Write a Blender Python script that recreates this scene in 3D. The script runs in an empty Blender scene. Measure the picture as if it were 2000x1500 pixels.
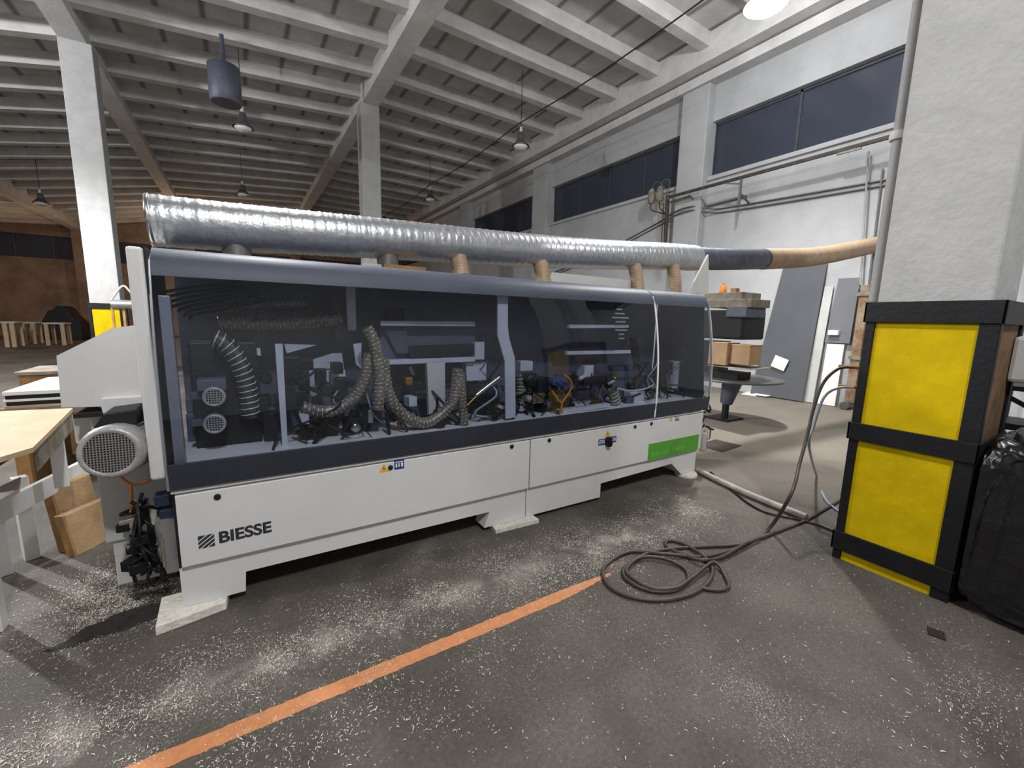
import bpy, bmesh, math, random
from mathutils import Vector, Matrix
S = bpy.context.scene
COL = S.collection
random.seed(7)
PI = math.pi
# ------------------------------------------------------------------ camera
CAM_R = ((0.846746, -0.531493, 0.023154), (-0.060262, -0.139067, -0.988448), (0.528573, 0.835569, -0.149783))          # rows: right, down, forward (world axes)
CAM_C = (0.326894, -2.391781, 1.45)
FPX = 827.0657             # focal length in pixels of a 2000 px wide frame
cd = bpy.data.cameras.new('camera'); cam = bpy.data.objects.new('camera', cd); COL.objects.link(cam)
cd.sensor_width = 36.0; cd.lens = 36.0 * FPX / 2000.0; cd.clip_start = 0.05; cd.clip_end = 200
_r, _d, _f = [Vector(v) for v in CAM_R]
m = Matrix.Identity(4)
for i in range(3):
    m[i][0] = _r[i]; m[i][1] = -_d[i]; m[i][2] = -_f[i]; m[i][3] = CAM_C[i]
cam.matrix_world = m
S.camera = cam
# ------------------------------------------------------------------ world, exposure
w = bpy.data.worlds.new('night'); S.world = w; w.use_nodes = True
w.node_tree.nodes['Background'].inputs[0].default_value = (0.035, 0.045, 0.075, 1)
w.node_tree.nodes['Background'].inputs[1].default_value = 0.35
vs = S.view_settings
vs.view_transform = 'Standard'; vs.look = 'None'; vs.gamma = 1.0; vs.use_curve_mapping = False
vs.exposure = 0.0
LIT = 900.0          # watts of one lit bay lamp
UP = .32               # share of a lamp's power given to its added ceiling fill
WARM = 260.0         # watts of the warm lamp at the far end
def at(px, py, ax, val):
    """world point seen at photo pixel (px,py) on the plane axis=val"""
    d = _r * ((px - 1000) / FPX) + _d * ((py - 750) / FPX) + _f
    t = (val - CAM_C[ax]) / d[ax]
    return Vector(CAM_C) + d * t
def aX(px, py, v): return at(px, py, 0, v)
def aY(px, py, v): return at(px, py, 1, v)
def aZ(px, py, v): return at(px, py, 2, v)
# ------------------------------------------------------------------ materials
def srgb(r, g, b):
    return tuple((c / 255 / 12.92 if c / 255 <= .04045 else ((c / 255 + .055) / 1.055) ** 2.4) for c in (r, g, b)) + (1,)
def mat(name, rgb, rough=.6, metal=0, var=.0, vscale=4.0, bump=.0, bscale=40.0, spec=.4, rgb2=None, detail=6.0, coat=0.0):
    """principled material whose colour wanders between rgb and rgb2 by noise, with a noise bump"""
    M = bpy.data.materials.new(name); M.use_nodes = True
    nt = M.node_tree; N = nt.nodes; L = nt.links; b = N['Principled BSDF']
    b.inputs['Roughness'].default_value = rough; b.inputs['Metallic'].default_value = metal
    b.inputs['Specular IOR Level'].default_value = spec; b.inputs['Coat Weight'].default_value = coat
    c1 = srgb(*rgb); tc = N.new('ShaderNodeTexCoord')
    if rgb2 is None and var: rgb2 = tuple(max(0, c * (1 - var)) for c in rgb)
    if rgb2:
        n = N.new('ShaderNodeTexNoise'); n.inputs['Scale'].default_value = vscale; n.inputs['Detail'].default_value = detail
        n.inputs['Roughness'].default_value = .65
        r = N.new('ShaderNodeValToRGB'); r.color_ramp.elements[0].position = .35; r.color_ramp.elements[1].position = .65
        r.color_ramp.elements[0].color = srgb(*rgb2); r.color_ramp.elements[1].color = c1
        L.new(tc.outputs['Object'], n.inputs['Vector']); L.new(n.outputs['Fac'], r.inputs[0]); L.new(r.outputs[0], b.inputs['Base Color'])
    else:
        b.inputs['Base Color'].default_value = c1
    if bump:
        n2 = N.new('ShaderNodeTexNoise'); n2.inputs['Scale'].default_value = bscale; n2.inputs['Detail'].default_value = 5
        bp = N.new('ShaderNodeBump'); bp.inputs['Strength'].default_value = bump; bp.inputs['Distance'].default_value = .02
        L.new(tc.outputs['Object'], n2.inputs['Vector']); L.new(n2.outputs['Fac'], bp.inputs['Height']); L.new(bp.outputs[0], b.inputs['Normal'])
    return M
def emis(name, rgb, s):
    M = bpy.data.materials.new(name); M.use_nodes = True; b = M.node_tree.nodes['Principled BSDF']
    b.inputs['Emission Color'].default_value = srgb(*rgb); b.inputs['Emission Strength'].default_value = s
    b.inputs['Base Color'].default_value = srgb(*rgb); return M
def glassy(name, tint, gl=1.0, ior=1.45, rough=.02, dust=0.0, dustc=(120, 125, 135)):
    """clear or tinted pane: transparent tint + fresnel mirror + a film of dust"""
    M = bpy.data.materials.new(name); M.use_nodes = True; nt = M.node_tree; N = nt.nodes; L = nt.links
    for n in list(N): N.remove(n)
    o = N.new('ShaderNodeOutputMaterial'); t = N.new('ShaderNodeBsdfTransparent'); t.inputs[0].default_value = tint + (1,)
    g = N.new('ShaderNodeBsdfGlossy'); g.inputs['Roughness'].default_value = rough; g.inputs['Color'].default_value = (gl, gl, gl, 1)
    fr = N.new('ShaderNodeFresnel'); fr.inputs[0].default_value = ior
    d = N.new('ShaderNodeBsdfDiffuse'); d.inputs[0].default_value = srgb(*dustc)
    m1 = N.new('ShaderNodeMixShader'); m1.inputs[0].default_value = dust
    m2 = N.new('ShaderNodeMixShader')
    L.new(t.outputs[0], m1.inputs[1]); L.new(d.outputs[0], m1.inputs[2])
    ge = N.new('ShaderNodeNewGeometry'); fm = N.new('ShaderNodeMath'); fm.operation = 'MULTIPLY_ADD'; fm.inputs[1].default_value = -1.0; fm.inputs[2].default_value = 1.0
    fx = N.new('ShaderNodeMath'); fx.operation = 'MULTIPLY'; L.new(ge.outputs['Backfacing'], fm.inputs[0]); L.new(fm.outputs[0], fx.inputs[0]); L.new(fr.outputs[0], fx.inputs[1])
    L.new(fx.outputs[0], m2.inputs[0]); L.new(m1.outputs[0], m2.inputs[1]); L.new(g.outputs[0], m2.inputs[2]); L.new(m2.outputs[0], o.inputs[0])
    return M
def floor_mat():
    M = bpy.data.materials.new('dirty_concrete'); M.use_nodes = True; nt = M.node_tree; N = nt.nodes; L = nt.links; b = N['Principled BSDF']
    tc = N.new('ShaderNodeTexCoord')
    def noise(sc, det=6, rough=.6, dist=0):
        n = N.new('ShaderNodeTexNoise'); n.inputs['Scale'].default_value = sc; n.inputs['Detail'].default_value = det
        n.inputs['Roughness'].default_value = rough; n.inputs['Distortion'].default_value = dist; L.new(tc.outputs['Object'], n.inputs['Vector']); return n
    def ramp(src, p0, c0, p1, c1):
        r = N.new('ShaderNodeValToRGB'); e = r.color_ramp.elements; e[0].position = p0; e[0].color = c0; e[1].position = p1; e[1].color = c1
        L.new(src, r.inputs[0]); return r
    def mix(a, bb, f):
        x = N.new('ShaderNodeMix'); x.data_type = 'RGBA'
        L.new(f, x.inputs[0]); L.new(a, x.inputs[6])
        if isinstance(bb, tuple): x.inputs[7].default_value = bb
        else: L.new(bb, x.inputs[7])
        return x.outputs[2]
    big = ramp(noise(.9, 7, .62).outputs['Fac'], .36, srgb(70, 66, 62), .68, srgb(101, 96, 90))
    fine = ramp(noise(55, 4, .7).outputs['Fac'], .35, (.62, .6, .58, 1), .68, (1.15, 1.13, 1.1, 1))
    mu = N.new('ShaderNodeMix'); mu.data_type = 'RGBA'; mu.blend_type = 'MULTIPLY'; mu.inputs[0].default_value = .8
    L.new(big.outputs[0], mu.inputs[6]); L.new(fine.outputs[0], mu.inputs[7]); c = mu.outputs[2]
    # dark oily stains
    st = ramp(noise(1.7, 5, .55, .6).outputs['Fac'], .58, (0, 0, 0, 1), .74, (.55, .55, .55, 1)); c = mix(c, srgb(54, 50, 47), st.outputs[0])
    # trodden pale sawdust: speckle that thickens in patches
    sp = noise(130, 3, .75); pa = noise(1.3, 5, .6, .8)
    add = N.new('ShaderNodeMath'); add.operation = 'MULTIPLY_ADD'; add.inputs[1].default_value = .55; L.new(pa.outputs['Fac'], add.inputs[0]); L.new(sp.outputs['Fac'], add.inputs[2])
    du = ramp(add.outputs[0], .90, (0, 0, 0, 1), 1.03, (.8, .8, .8, 1)); c = mix(c, srgb(176, 169, 158), du.outputs[0])
    def mapdown(o):
        q = N.new('ShaderNodeMapRange'); q.inputs[1].default_value = 1.20; q.inputs[2].default_value = 1.50; L.new(o, q.inputs[0]); return q.outputs[0]
    # sawdust swept into a long drift before the machine (runs along x, about y = -0.45)
    sx = N.new('ShaderNodeSeparateXYZ'); L.new(tc.outputs['Object'], sx.inputs[0])
    d1 = N.new('ShaderNodeMath'); d1.operation = 'ADD'; d1.inputs[1].default_value = .50; L.new(sx.outputs['Y'], d1.inputs[0])
    d2 = N.new('ShaderNodeMath'); d2.operation = 'ABSOLUTE'; L.new(d1.outputs[0], d2.inputs[0])
    d3 = N.new('ShaderNodeMapRange'); d3.inputs[1].default_value = .34; d3.inputs[2].default_value = .02; L.new(d2.outputs[0], d3.inputs[0])
    d4 = N.new('ShaderNodeMapRange'); d4.inputs[1].default_value = 3.6; d4.inputs[2].default_value = 2.7; L.new(sx.outputs['X'], d4.inputs[0])
    d5 = N.new('ShaderNodeMath'); d5.operation = 'MULTIPLY'; L.new(d3.outputs[0], d5.inputs[0]); L.new(d4.outputs[0], d5.inputs[1])
    d6 = N.new('ShaderNodeMath'); d6.operation = 'MULTIPLY_ADD'; d6.inputs[1].default_value = .30; L.new(d5.outputs[0], d6.inputs[0])
    d7 = N.new('ShaderNodeMath'); d7.operation = 'MULTIPLY_ADD'; d7.inputs[1].default_value = .9; L.new(noise(4.5, 6, .65, .7).outputs['Fac'], d7.inputs[0]); L.new(noise(170, 3, .8).outputs['Fac'], d7.inputs[2]); L.new(d7.outputs[0], d6.inputs[2])
    du2 = ramp(mapdown(d6.outputs[0]), .0, (0, 0, 0, 1), 1.0, (.62, .62, .62, 1)); mk = N.new('ShaderNodeMath'); mk.operation = 'MULTIPLY'; L.new(du2.outputs[0], mk.inputs[0])
    ms_ = N.new('ShaderNodeMapRange'); ms_.inputs[1].default_value = 0; ms_.inputs[2].default_value = .35; L.new(d5.outputs[0], ms_.inputs[0]); L.new(ms_.outputs[0], mk.inputs[1])
    c = mix(c, srgb(198, 192, 182), mk.outputs[0])
    # beige dust, also painting extra light into the floor below the lit lamp
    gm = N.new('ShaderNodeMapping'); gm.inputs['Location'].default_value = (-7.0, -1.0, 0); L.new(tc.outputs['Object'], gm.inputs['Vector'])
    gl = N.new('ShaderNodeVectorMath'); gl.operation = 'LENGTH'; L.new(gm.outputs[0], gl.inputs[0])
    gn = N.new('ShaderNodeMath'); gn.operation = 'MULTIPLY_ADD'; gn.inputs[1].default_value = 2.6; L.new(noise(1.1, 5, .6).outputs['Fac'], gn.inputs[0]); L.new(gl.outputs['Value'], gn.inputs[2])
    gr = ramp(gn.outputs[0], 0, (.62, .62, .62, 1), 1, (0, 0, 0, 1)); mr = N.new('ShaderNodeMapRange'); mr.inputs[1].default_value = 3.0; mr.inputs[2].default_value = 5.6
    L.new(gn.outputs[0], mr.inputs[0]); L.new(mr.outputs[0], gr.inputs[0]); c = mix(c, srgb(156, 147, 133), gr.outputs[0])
    L.new(c, b.inputs['Base Color']); b.inputs['Roughness'].default_value = .75; b.inputs['Specular IOR Level'].default_value = .3
    bp = N.new('ShaderNodeBump'); bp.inputs['Strength'].default_value = .35; bp.inputs['Distance'].default_value = .01
    L.new(noise(90, 5, .7).outputs['Fac'], bp.inputs['Height']); L.new(bp.outputs[0], b.inputs['Normal'])
    return M
def slab_mat():
    """roof slabs: pale grey concrete panels with dark joints across each bay"""
    M = mat('roof_slab', (190, 188, 186), .85, 0, .12, 1.2, .3, 18)
    nt = M.node_tree; N = nt.nodes; L = nt.links; b = N['Principled BSDF']; tc = N.new('ShaderNodeTexCoord')
    w = N.new('ShaderNodeTexWave'); w.bands_direction = 'X'; w.inputs['Scale'].default_value = .42; w.inputs['Distortion'].default_value = .25; w.inputs['Detail'].default_value = 1
    L.new(tc.outputs['Object'], w.inputs['Vector'])
    r = N.new('ShaderNodeValToRGB'); r.color_ramp.elements[0].position = .0; r.color_ramp.elements[0].color = (.38, .38, .38, 1)
    r.color_ramp.elements[1].position = .09; r.color_ramp.elements[1].color = (1, 1, 1, 1); L.new(w.outputs['Fac'], r.inputs[0])
    mu = N.new('ShaderNodeMix'); mu.data_type = 'RGBA'; mu.blend_type = 'MULTIPLY'; mu.inputs[0].default_value = 1
    old = b.inputs['Base Color'].links[0].from_socket; L.new(old, mu.inputs[6]); L.new(r.outputs[0], mu.inputs[7]); L.new(mu.outputs[2], b.inputs['Base Color'])
    return M
def osb_mat():
    M = mat('strand_board', (232, 229, 222), .8, 0, 0, 40, .4, 60, rgb2=(204, 197, 184)); return M
MT = dict(
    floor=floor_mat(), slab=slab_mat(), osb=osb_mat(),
    beam=mat('painted_beam', (208, 207, 205), .8, 0, .10, 2.0, .25, 25),
    wall=mat('white_plaster', (182, 183, 185), .85, 0, .08, 1.1, .3, 30),
    brown=mat('brown_plaster', (150, 128, 112), .9, 0, .25, .9, .3, 20),
    column=mat('rough_white_plaster', (170, 170, 170), .85, 0, .06, 5.0, .28, 26),
    yellow=mat('yellow_board', (196, 168, 0), .7, 0, .08, 7.0, .12, 16, spec=.15),
    black=mat('black_steel', (21, 22, 26), .5, 0, .25, 9.0, .1, 40, spec=.3),
    wood=mat('bare_pine', (176, 134, 84), .7, 0, .22, 6.0, .2, 50),
    ply=mat('plywood_top', (196, 170, 138), .6, 0, .10, 5.0, .1, 60),
    wooddark=mat('weathered_brown_board', (122, 92, 62), .75, 0, .3, 7, .2, 50), mdf=mat('chipboard', (172, 142, 104), .75, 0, .12, 14.0, .2, 80),
    white=mat('machine_white_paint', (216, 216, 215), .42, 0, .03, 2.0, .03, 90),
    offwhite=mat('off_white_paint', (198, 198, 194), .5, 0, .05, 4.0),
    hood=mat('hood_grey_paint', (74, 80, 93), .5, .0, .05, 3.0, spec=.25),
    hoodlow=mat('hood_dark_paint', (50, 55, 66), .4, .15, .08, 3.0),
    rubber=mat('black_rubber', (22, 22, 24), .6, 0, .2, 20),
    steel=mat('bright_steel', (205, 205, 205), .22, 1.0),
    alu=mat('aluminium_profile', (150, 152, 162), .4, .6),
    foil=mat('aluminium_foil', (204, 206, 210), .34, .85, .08, 9, .22, 30),
    darkduct=mat('dark_duct', (92, 96, 108), .4, .5, .2, 8, .3, 20),
    tan=mat('tan_hose_plastic', (174, 151, 124), .45, 0, .12, 8, .1, 40),
    greyhose=mat('clear_wire_hose', (128, 117, 100), .28, 0, .3, 12, .2, 60, spec=.7),
    darkhose=mat('dark_wire_hose', (58, 56, 54), .3, 0, .3, 12, .2, 60, spec=.7),
    inner=mat('inner_dark_plate', (92, 97, 112), .55, .1, .15, 3),
    innerlight=mat('inner_light_plate', (196, 199, 208), .5, .1, .08, 5),
    motorgrey=mat('motor_cast_grey', (180, 180, 178), .4, .3, .15, 12, .1, 50),
    motordark=mat('motor_dark', (34, 35, 38), .5, .2, .2, 15, .2, 60),
    wire=mat('wire_grill', (165, 165, 165), .35, .8), coil=mat('bright_coil_wire', (214, 208, 196), .3, .2),
    tangle=mat('oily_black', (18, 18, 20), .4, .1, .3, 30, .3, 70),
    orange=mat('orange_floor_paint', (202, 136, 90), .75, 0, 0, 26.0, .15, 80, rgb2=(184, 122, 80)),
    orangecable=mat('orange_cable', (205, 118, 40), .5),
    green=mat('green_sticker', (84, 158, 52), .5), greentext=mat('pale_green_ink', (122, 182, 92), .5),
    ink=mat('dark_grey_ink', (48, 50, 56), .5), yel=mat('warning_yellow', (232, 176, 40), .5), blue=mat('sign_blue', (36, 70, 130), .5),
    navy=mat('dark_navy_plastic', (34, 44, 66), .4), paper=mat('white_paper', (232, 230, 226), .8), hosebrown=mat('hose_brown_rubber', (74, 62, 52), .45, 0, .2, 10),
    dirtywhite=mat('dirty_white_pipe', (186, 178, 166), .6, 0, .2, 10), bluehose=mat('pale_blue_hose', (150, 165, 182), .3),
    brass=mat('brass', (176, 128, 58), .35, .9), bag=mat('black_plastic_film', (16, 16, 18), .28, 0, 0, 3, .8, 7, spec=.6),
    darkpanel=mat('dark_grey_laminate', (88, 90, 96), .55, 0, .06, 2.0), midpanel=mat('grey_laminate', (112, 113, 118), .55, 0, .05, 2.0),
    carton=mat('cardboard', (186, 152, 116), .8, 0, .08, 5), planks=mat('weathered_plank', (150, 142, 128), .8, 0, .3, 8),
    frame=mat('dark_window_frame', (74, 76, 82), .6, 0, .2, 9), pipedark=mat('dark_brown_pipe', (78, 68, 60), .6, .2, .3, 6),
    pipegrey=mat('grey_painted_pipe', (158, 157, 155), .6, 0, .08, 4), rust=mat('rusty_paint', (150, 138, 118), .7, 0, 0, 6, .3, 30, rgb2=(120, 84, 50)), greymetal=mat('grey_metal', (122, 122, 120), .45, .5, .15, 6),
    bulb=mat('frosted_bulb', (226, 226, 222), .25), lampbody=mat('lamp_grey', (112, 114, 118), .45, .5, .15, 10), lampdark=mat('lamp_dark', (40, 38, 36), .6, .2),
    lit=emis('lit_lamp_face', (255, 250, 244), 30.0),
    smoke=glassy('smoked_glass', (.86, .885, .93), 1.0, 1.5, .012, .005, (110, 120, 140)), clear=glassy('clear_plastic', (.8, .8, .8), .8, 1.4, .08, .25, (190, 190, 186)),
    night=glassy('dirty_window_glass', (.30, .33, .40), .8, 1.45, .12, .40, (96, 102, 118)),
    chips=mat('wood_shavings', (226, 221, 212), .85, 0, 0, 25, rgb2=(196, 184, 166)),
    soil=mat('dark_dust', (44, 40, 37), .9, 0, .3, 12, .6, 40),
)
# ------------------------------------------------------------------ mesh builder
def adopt(o, parent):
    o.parent = parent
    if parent.type == 'EMPTY': o.matrix_parent_inverse = Matrix.Translation(-parent.location)
class MB:
    def __init__(s): s.v = []; s.f = []; s.sm = []
    def add(s, vs, fs, smooth=False):
        o = len(s.v); s.v += [tuple(v) for v in vs]; s.f += [tuple(i + o for i in f) for f in fs]; s.sm += [smooth] * len(fs); return s
    def box(s, a, b, rz=0, pivot=None):
        (x0, y0, z0), (x1, y1, z1) = a, b
        if x0 > x1: x0, x1 = x1, x0
        if y0 > y1: y0, y1 = y1, y0
        if z0 > z1: z0, z1 = z1, z0
        vs = [(x0, y0, z0), (x1, y0, z0), (x1, y1, z0), (x0, y1, z0), (x0, y0, z1), (x1, y0, z1), (x1, y1, z1), (x0, y1, z1)]
        if rz:
            p = pivot or ((x0 + x1) / 2, (y0 + y1) / 2); c, n = math.cos(rz), math.sin(rz)
            vs = [(p[0] + (x - p[0]) * c - (y - p[1]) * n, p[1] + (x - p[0]) * n + (y - p[1]) * c, z) for x, y, z in vs]
        return s.add(vs, [(3, 2, 1, 0), (4, 5, 6, 7), (0, 1, 5, 4), (1, 2, 6, 5), (2, 3, 7, 6), (3, 0, 4, 7)])
    def hexa(s, bottom, top):
        return s.add(list(bottom) + list(top), [(3, 2, 1, 0), (4, 5, 6, 7), (0, 1, 5, 4), (1, 2, 6, 5), (2, 3, 7, 6), (3, 0, 4, 7)])
    def slab(s, quad, off):
        """a quad given thickness along off"""
        o = Vector(off); return s.hexa([Vector(q) for q in quad], [Vector(q) + o for q in quad])
    def prism(s, poly, off, smooth=False):
        n = len(poly); o = Vector(off); a = [Vector(p) for p in poly]; vs = a + [p + o for p in a]
        s.add(vs, [tuple(range(n - 1, -1, -1)), tuple(range(n, 2 * n))])
        return s.add(vs, [(i, (i + 1) % n, n + (i + 1) % n, n + i) for i in range(n)], smooth)
    def bar(s, p, q, w, h=None, up=(0, 0, 1)):
        p, q = Vector(p), Vector(q); h = h or w; d = (q - p).normalized(); u = Vector(up)
        if abs(d.dot(u)) > .98: u = Vector((0, 1, 0))
        r = d.cross(u).normalized() * (w / 2); u = r.cross(d).normalized() * (h / 2)
        return s.hexa([p - r - u, p + r - u, p + r + u, p - r + u], [q - r - u, q + r - u, q + r + u, q - r + u])
    def sweep(s, pts, rad, n=10, caps=True, smooth=True):
        """tube through pts; rad is a number or a function of index"""
        pts = [Vector(p) for p in pts]; k = len(pts)
        t = [(pts[min(i + 1, k - 1)] - pts[max(i - 1, 0)]).normalized() for i in range(k)]
        u = Vector((0, 0, 1)) if abs(t[0].z) < .9 else Vector((0, 1, 0)); u = (u - t[0] * u.dot(t[0])).normalized()
        vs = []
        for i in range(k):
            u = u - t[i] * u.dot(t[i]); u.normalize(); b = t[i].cross(u); r = rad(i) if callable(rad) else rad
            vs += [pts[i] + (u * math.cos(a) + b * math.sin(a)) * r for a in [2 * PI * j / n for j in range(n)]]
        fs = [(i * n + j, i * n + (j + 1) % n, (i + 1) * n + (j + 1) % n, (i + 1) * n + j) for i in range(k - 1) for j in range(n)]
        s.add(vs, fs, smooth)
        if caps: s.add(vs[:n], [tuple(range(n - 1, -1, -1))]); s.add(vs[-n:], [tuple(range(n))])
        return s
    def cyl(s, p, q, r, n=16, r2=None, smooth=True):
        return s.sweep([p, q], (lambda i: r if i == 0 else (r if r2 is None else r2)), n, True, smooth)
    def lathe(s, prof, c, axis=(0, 0, 1), n=24, caps=True):
        """prof: list of (radius, height along axis)"""
        ax = Vector(axis).normalized(); c = Vector(c); u = Vector((1, 0, 0)) if abs(ax.x) < .9 else Vector((0, 1, 0))
        u = (u - ax * u.dot(ax)).normalized(); b = ax.cross(u); vs = []
        for r, h in prof: vs += [c + ax * h + (u * math.cos(a) + b * math.sin(a)) * r for a in [2 * PI * j / n for j in range(n)]]
        k = len(prof)
        s.add(vs, [(i * n + j, i * n + (j + 1) % n, (i + 1) * n + (j + 1) % n, (i + 1) * n + j) for i in range(k - 1) for j in range(n)], True)
        if caps: s.add(vs[:n], [tuple(range(n - 1, -1, -1))]); s.add(vs[-n:], [tuple(range(n))])
        return s
    def build(s, name, material, parent=None, bevel=0, loc=None):
        me = bpy.data.meshes.new(name); me.from_pydata(s.v, [], s.f); me.polygons.foreach_set('use_smooth', s.sm); me.update()
        bm = bmesh.new(); bm.from_mesh(me); bmesh.ops.recalc_face_normals(bm, faces=bm.faces)
        bm.to_mesh(me); bm.free()
        o = bpy.data.objects.new(name, me); COL.objects.link(o); me.materials.append(MT[material] if isinstance(material, str) else material)
        if parent: adopt(o, parent)
        if bevel:
            b = o.modifiers.new('bevel', 'BEVEL'); b.width = bevel; b.segments = 2; b.limit_method = 'ANGLE'; b.angle_limit = .6
        return o
def tag(o, label, cat, group=None, kind='thing'):
    o['label'] = label; o['category'] = cat; o['kind'] = kind
    if group: o['group'] = group
    return o
def struct(o):
    o['kind'] = 'structure'; return o
def thing(name, label, cat, group=None, loc=(0, 0, 0)):
    o = bpy.data.objects.new(name, None); COL.objects.link(o); o.location = loc; o.empty_display_size = .1; return tag(o, label, cat, group)
def smooth_path(pts, step):
    """Catmull-Rom through pts, resampled at about step"""
    P = [Vector(p) for p in pts]; P = [P[0] * 2 - P[1]] + P + [P[-1] * 2 - P[-2]]; out = []
    for i in range(1, len(P) - 2):
        a, b, c, d = P[i - 1:i + 3]; n = max(2, int((c - b).length / step))
        for j in range(n):
            t = j / n
            out.append(.5 * ((2 * b) + (c - a) * t + (2 * a - 5 * b + 4 * c - d) * t * t + (3 * b - a - 3 * c + d) * t ** 3))
    out.append(P[-2]); return out
def ribbed(pts, r, pitch=.016, depth=.10, n=12):
    p = smooth_path(pts, pitch / 3); return MB().sweep(p, lambda i: r * (1 + (depth if i % 3 == 0 else 0)), n)
def cable(pts, r, n=7, step=.03): return MB().sweep(smooth_path(pts, step), r, n)
def text_mesh(body, size, name, material, parent, origin, xdir, updir, extrude=.0006, bold=0.0, shear=0.0, sx=1.0):
    cu = bpy.data.curves.new(name, 'FONT'); cu.body = body; cu.size = size; cu.extrude = extrude; cu.offset = bold; cu.shear = shear
    to = bpy.data.objects.new(name, cu); COL.objects.link(to); dg = bpy.context.evaluated_depsgraph_get()
    me = bpy.data.meshes.new_from_object(to.evaluated_get(dg)); bpy.data.objects.remove(to)
    x = Vector(xdir).normalized(); u = Vector(updir).normalized(); nrm = x.cross(u)
    for v in me.vertices:
        c = v.co.copy(); v.co = Vector(origin) + x * c.x * sx + u * c.y + nrm * c.z
    me.materials.clear(); me.materials.append(MT[material])
    o = bpy.data.objects.new(name, me); COL.objects.link(o); adopt(o, parent); return o
# ================================================================== THE SETTING
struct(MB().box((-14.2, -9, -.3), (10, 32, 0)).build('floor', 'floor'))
# --- ceiling: sloping slabs, with cross ribs and three long beams as its parts
PROF = [(-14.2, 5.68), (-7.0, 6.23), (-2.2, 7.18), (3.6, 7.63), (9.9, 7.53)]
def slab_z(x):
    for (a, za), (b, zb) in zip(PROF, PROF[1:]):
        if a <= x <= b: return za + (zb - za) * (x - a) / (b - a)
ce = MB()
poly = [(x, -9, z) for x, z in PROF] + [(x, -9, z + .25) for x, z in reversed(PROF)]
ceiling = struct(ce.prism(poly, (0, 41, 0)).build('ceiling', 'slab'))
y = 2.65 - 1.32 * 8
while y < 31:
    rb = MB()
    for (a, za), (b, zb) in zip(PROF, PROF[1:]):
        rb.hexa([(a, y - .11, za - .28), (b, y - .11, zb - .28), (b, y + .11, zb - .28), (a, y + .11, za - .28)],
                [(a, y - .11, za + .02), (b, y - .11, zb + .02), (b, y + .11, zb + .02), (a, y + .11, za + .02)])
    rb.build('rib', 'beam', ceiling); y += 1.32
for x, z0 in ((-7.0, 5.7), (-2.2, 6.72), (3.6, 7.12)):
    MB().box((x - .21, -9, z0), (x + .21, 32, slab_z(x) + .02)).build('beam', 'beam', ceiling)
# edge beam with a shadow gap and ledge above the window wall
MB().box((9.02, -9, 6.98), (9.6, 32, 7.8)).box((9.3, -9, 6.74), (9.6, 32, 6.94)).build('edge_beam', 'beam', ceiling)
# --- window wall (right), built in courses so the strip windows are real openings
WX = 9.6; WB, WT = 4.80, 5.98
PIL = [(-8.0, -7.3), (-2.0, -1.3), (4.02, 4.72), (10.0, 10.85), (16.0, 16.9), (22.1, 22.9), (28.2, 29)]
wr = MB().box((WX, -9, 0), (WX + .35, 32, WB)).box((WX, -9, WT), (WX + .35, 32, 7.8))
wall_right = struct(wr.build('wall_right', 'wall'))
for a, b in PIL:
    MB().box((WX - .22, a, 0), (WX + .35, b, 6.75)).build('pilaster', 'wall', wall_right, .02)
k = 0
for (a0, a1), (b0, b1) in zip(PIL, PIL[1:]):
    k += 1
    g = struct(MB().box((WX + .16, a1 - .02, WB), (WX + .17, b0 + .02, WT)).build('window_%d' % k, 'night'))
    fm = MB(); n = 4 if k != 2 else 3; L = (b0 - a1)
    for i in range(n + 1):
        yy = a1 + L * i / n; fm.box((WX + .13, yy - .022, WB), (WX + .2, yy + .022, WT))
    fm.box((WX + .13, a1, WB), (WX + .2, b0, WB + .05)).box((WX + .13, a1, WT - .05), (WX + .2, b0, WT))
    fm.build('window_frame', 'frame', g)
    MB().box((WX - .05, a1, WB - .09), (WX + .2, b0, WB - .001)).build('window_sill', 'wall', g, .01)
# --- far wall with a dark strip window, side wall and the wall behind the camera
struct(MB().box((-14.2, 31, 0), (10, 31.3, 4.15)).box((-14.2, 31, 5.35), (10, 31.3, 8.1)).build('wall_back', 'brown'))
gb = struct(MB().box((-14.2, 31.2, 4.15), (10, 31.21, 5.35)).build('window_%d' % (k + 1), 'night'))
fb = MB()
for i in range(17): fb.box((-14 + i * 1.45, 31.15, 4.15), (-13.94 + i * 1.45, 31.24, 5.35))
fb.build('window_frame', 'frame', gb)
for x in (-7.0, -2.2, 3.6): struct(MB().box((x - .3, 30.6, 0), (x + .3, 31.0, 6.6)).build('trim_1', 'brown'))
struct(MB().box((-14.5, -9, 0), (-14.2, 32, 6.2)).build('wall_left', 'wall'))
struct(MB().box((-14.2, -9.3, 0), (10, -9, 8.1)).build('wall_front', 'wall'))
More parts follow.
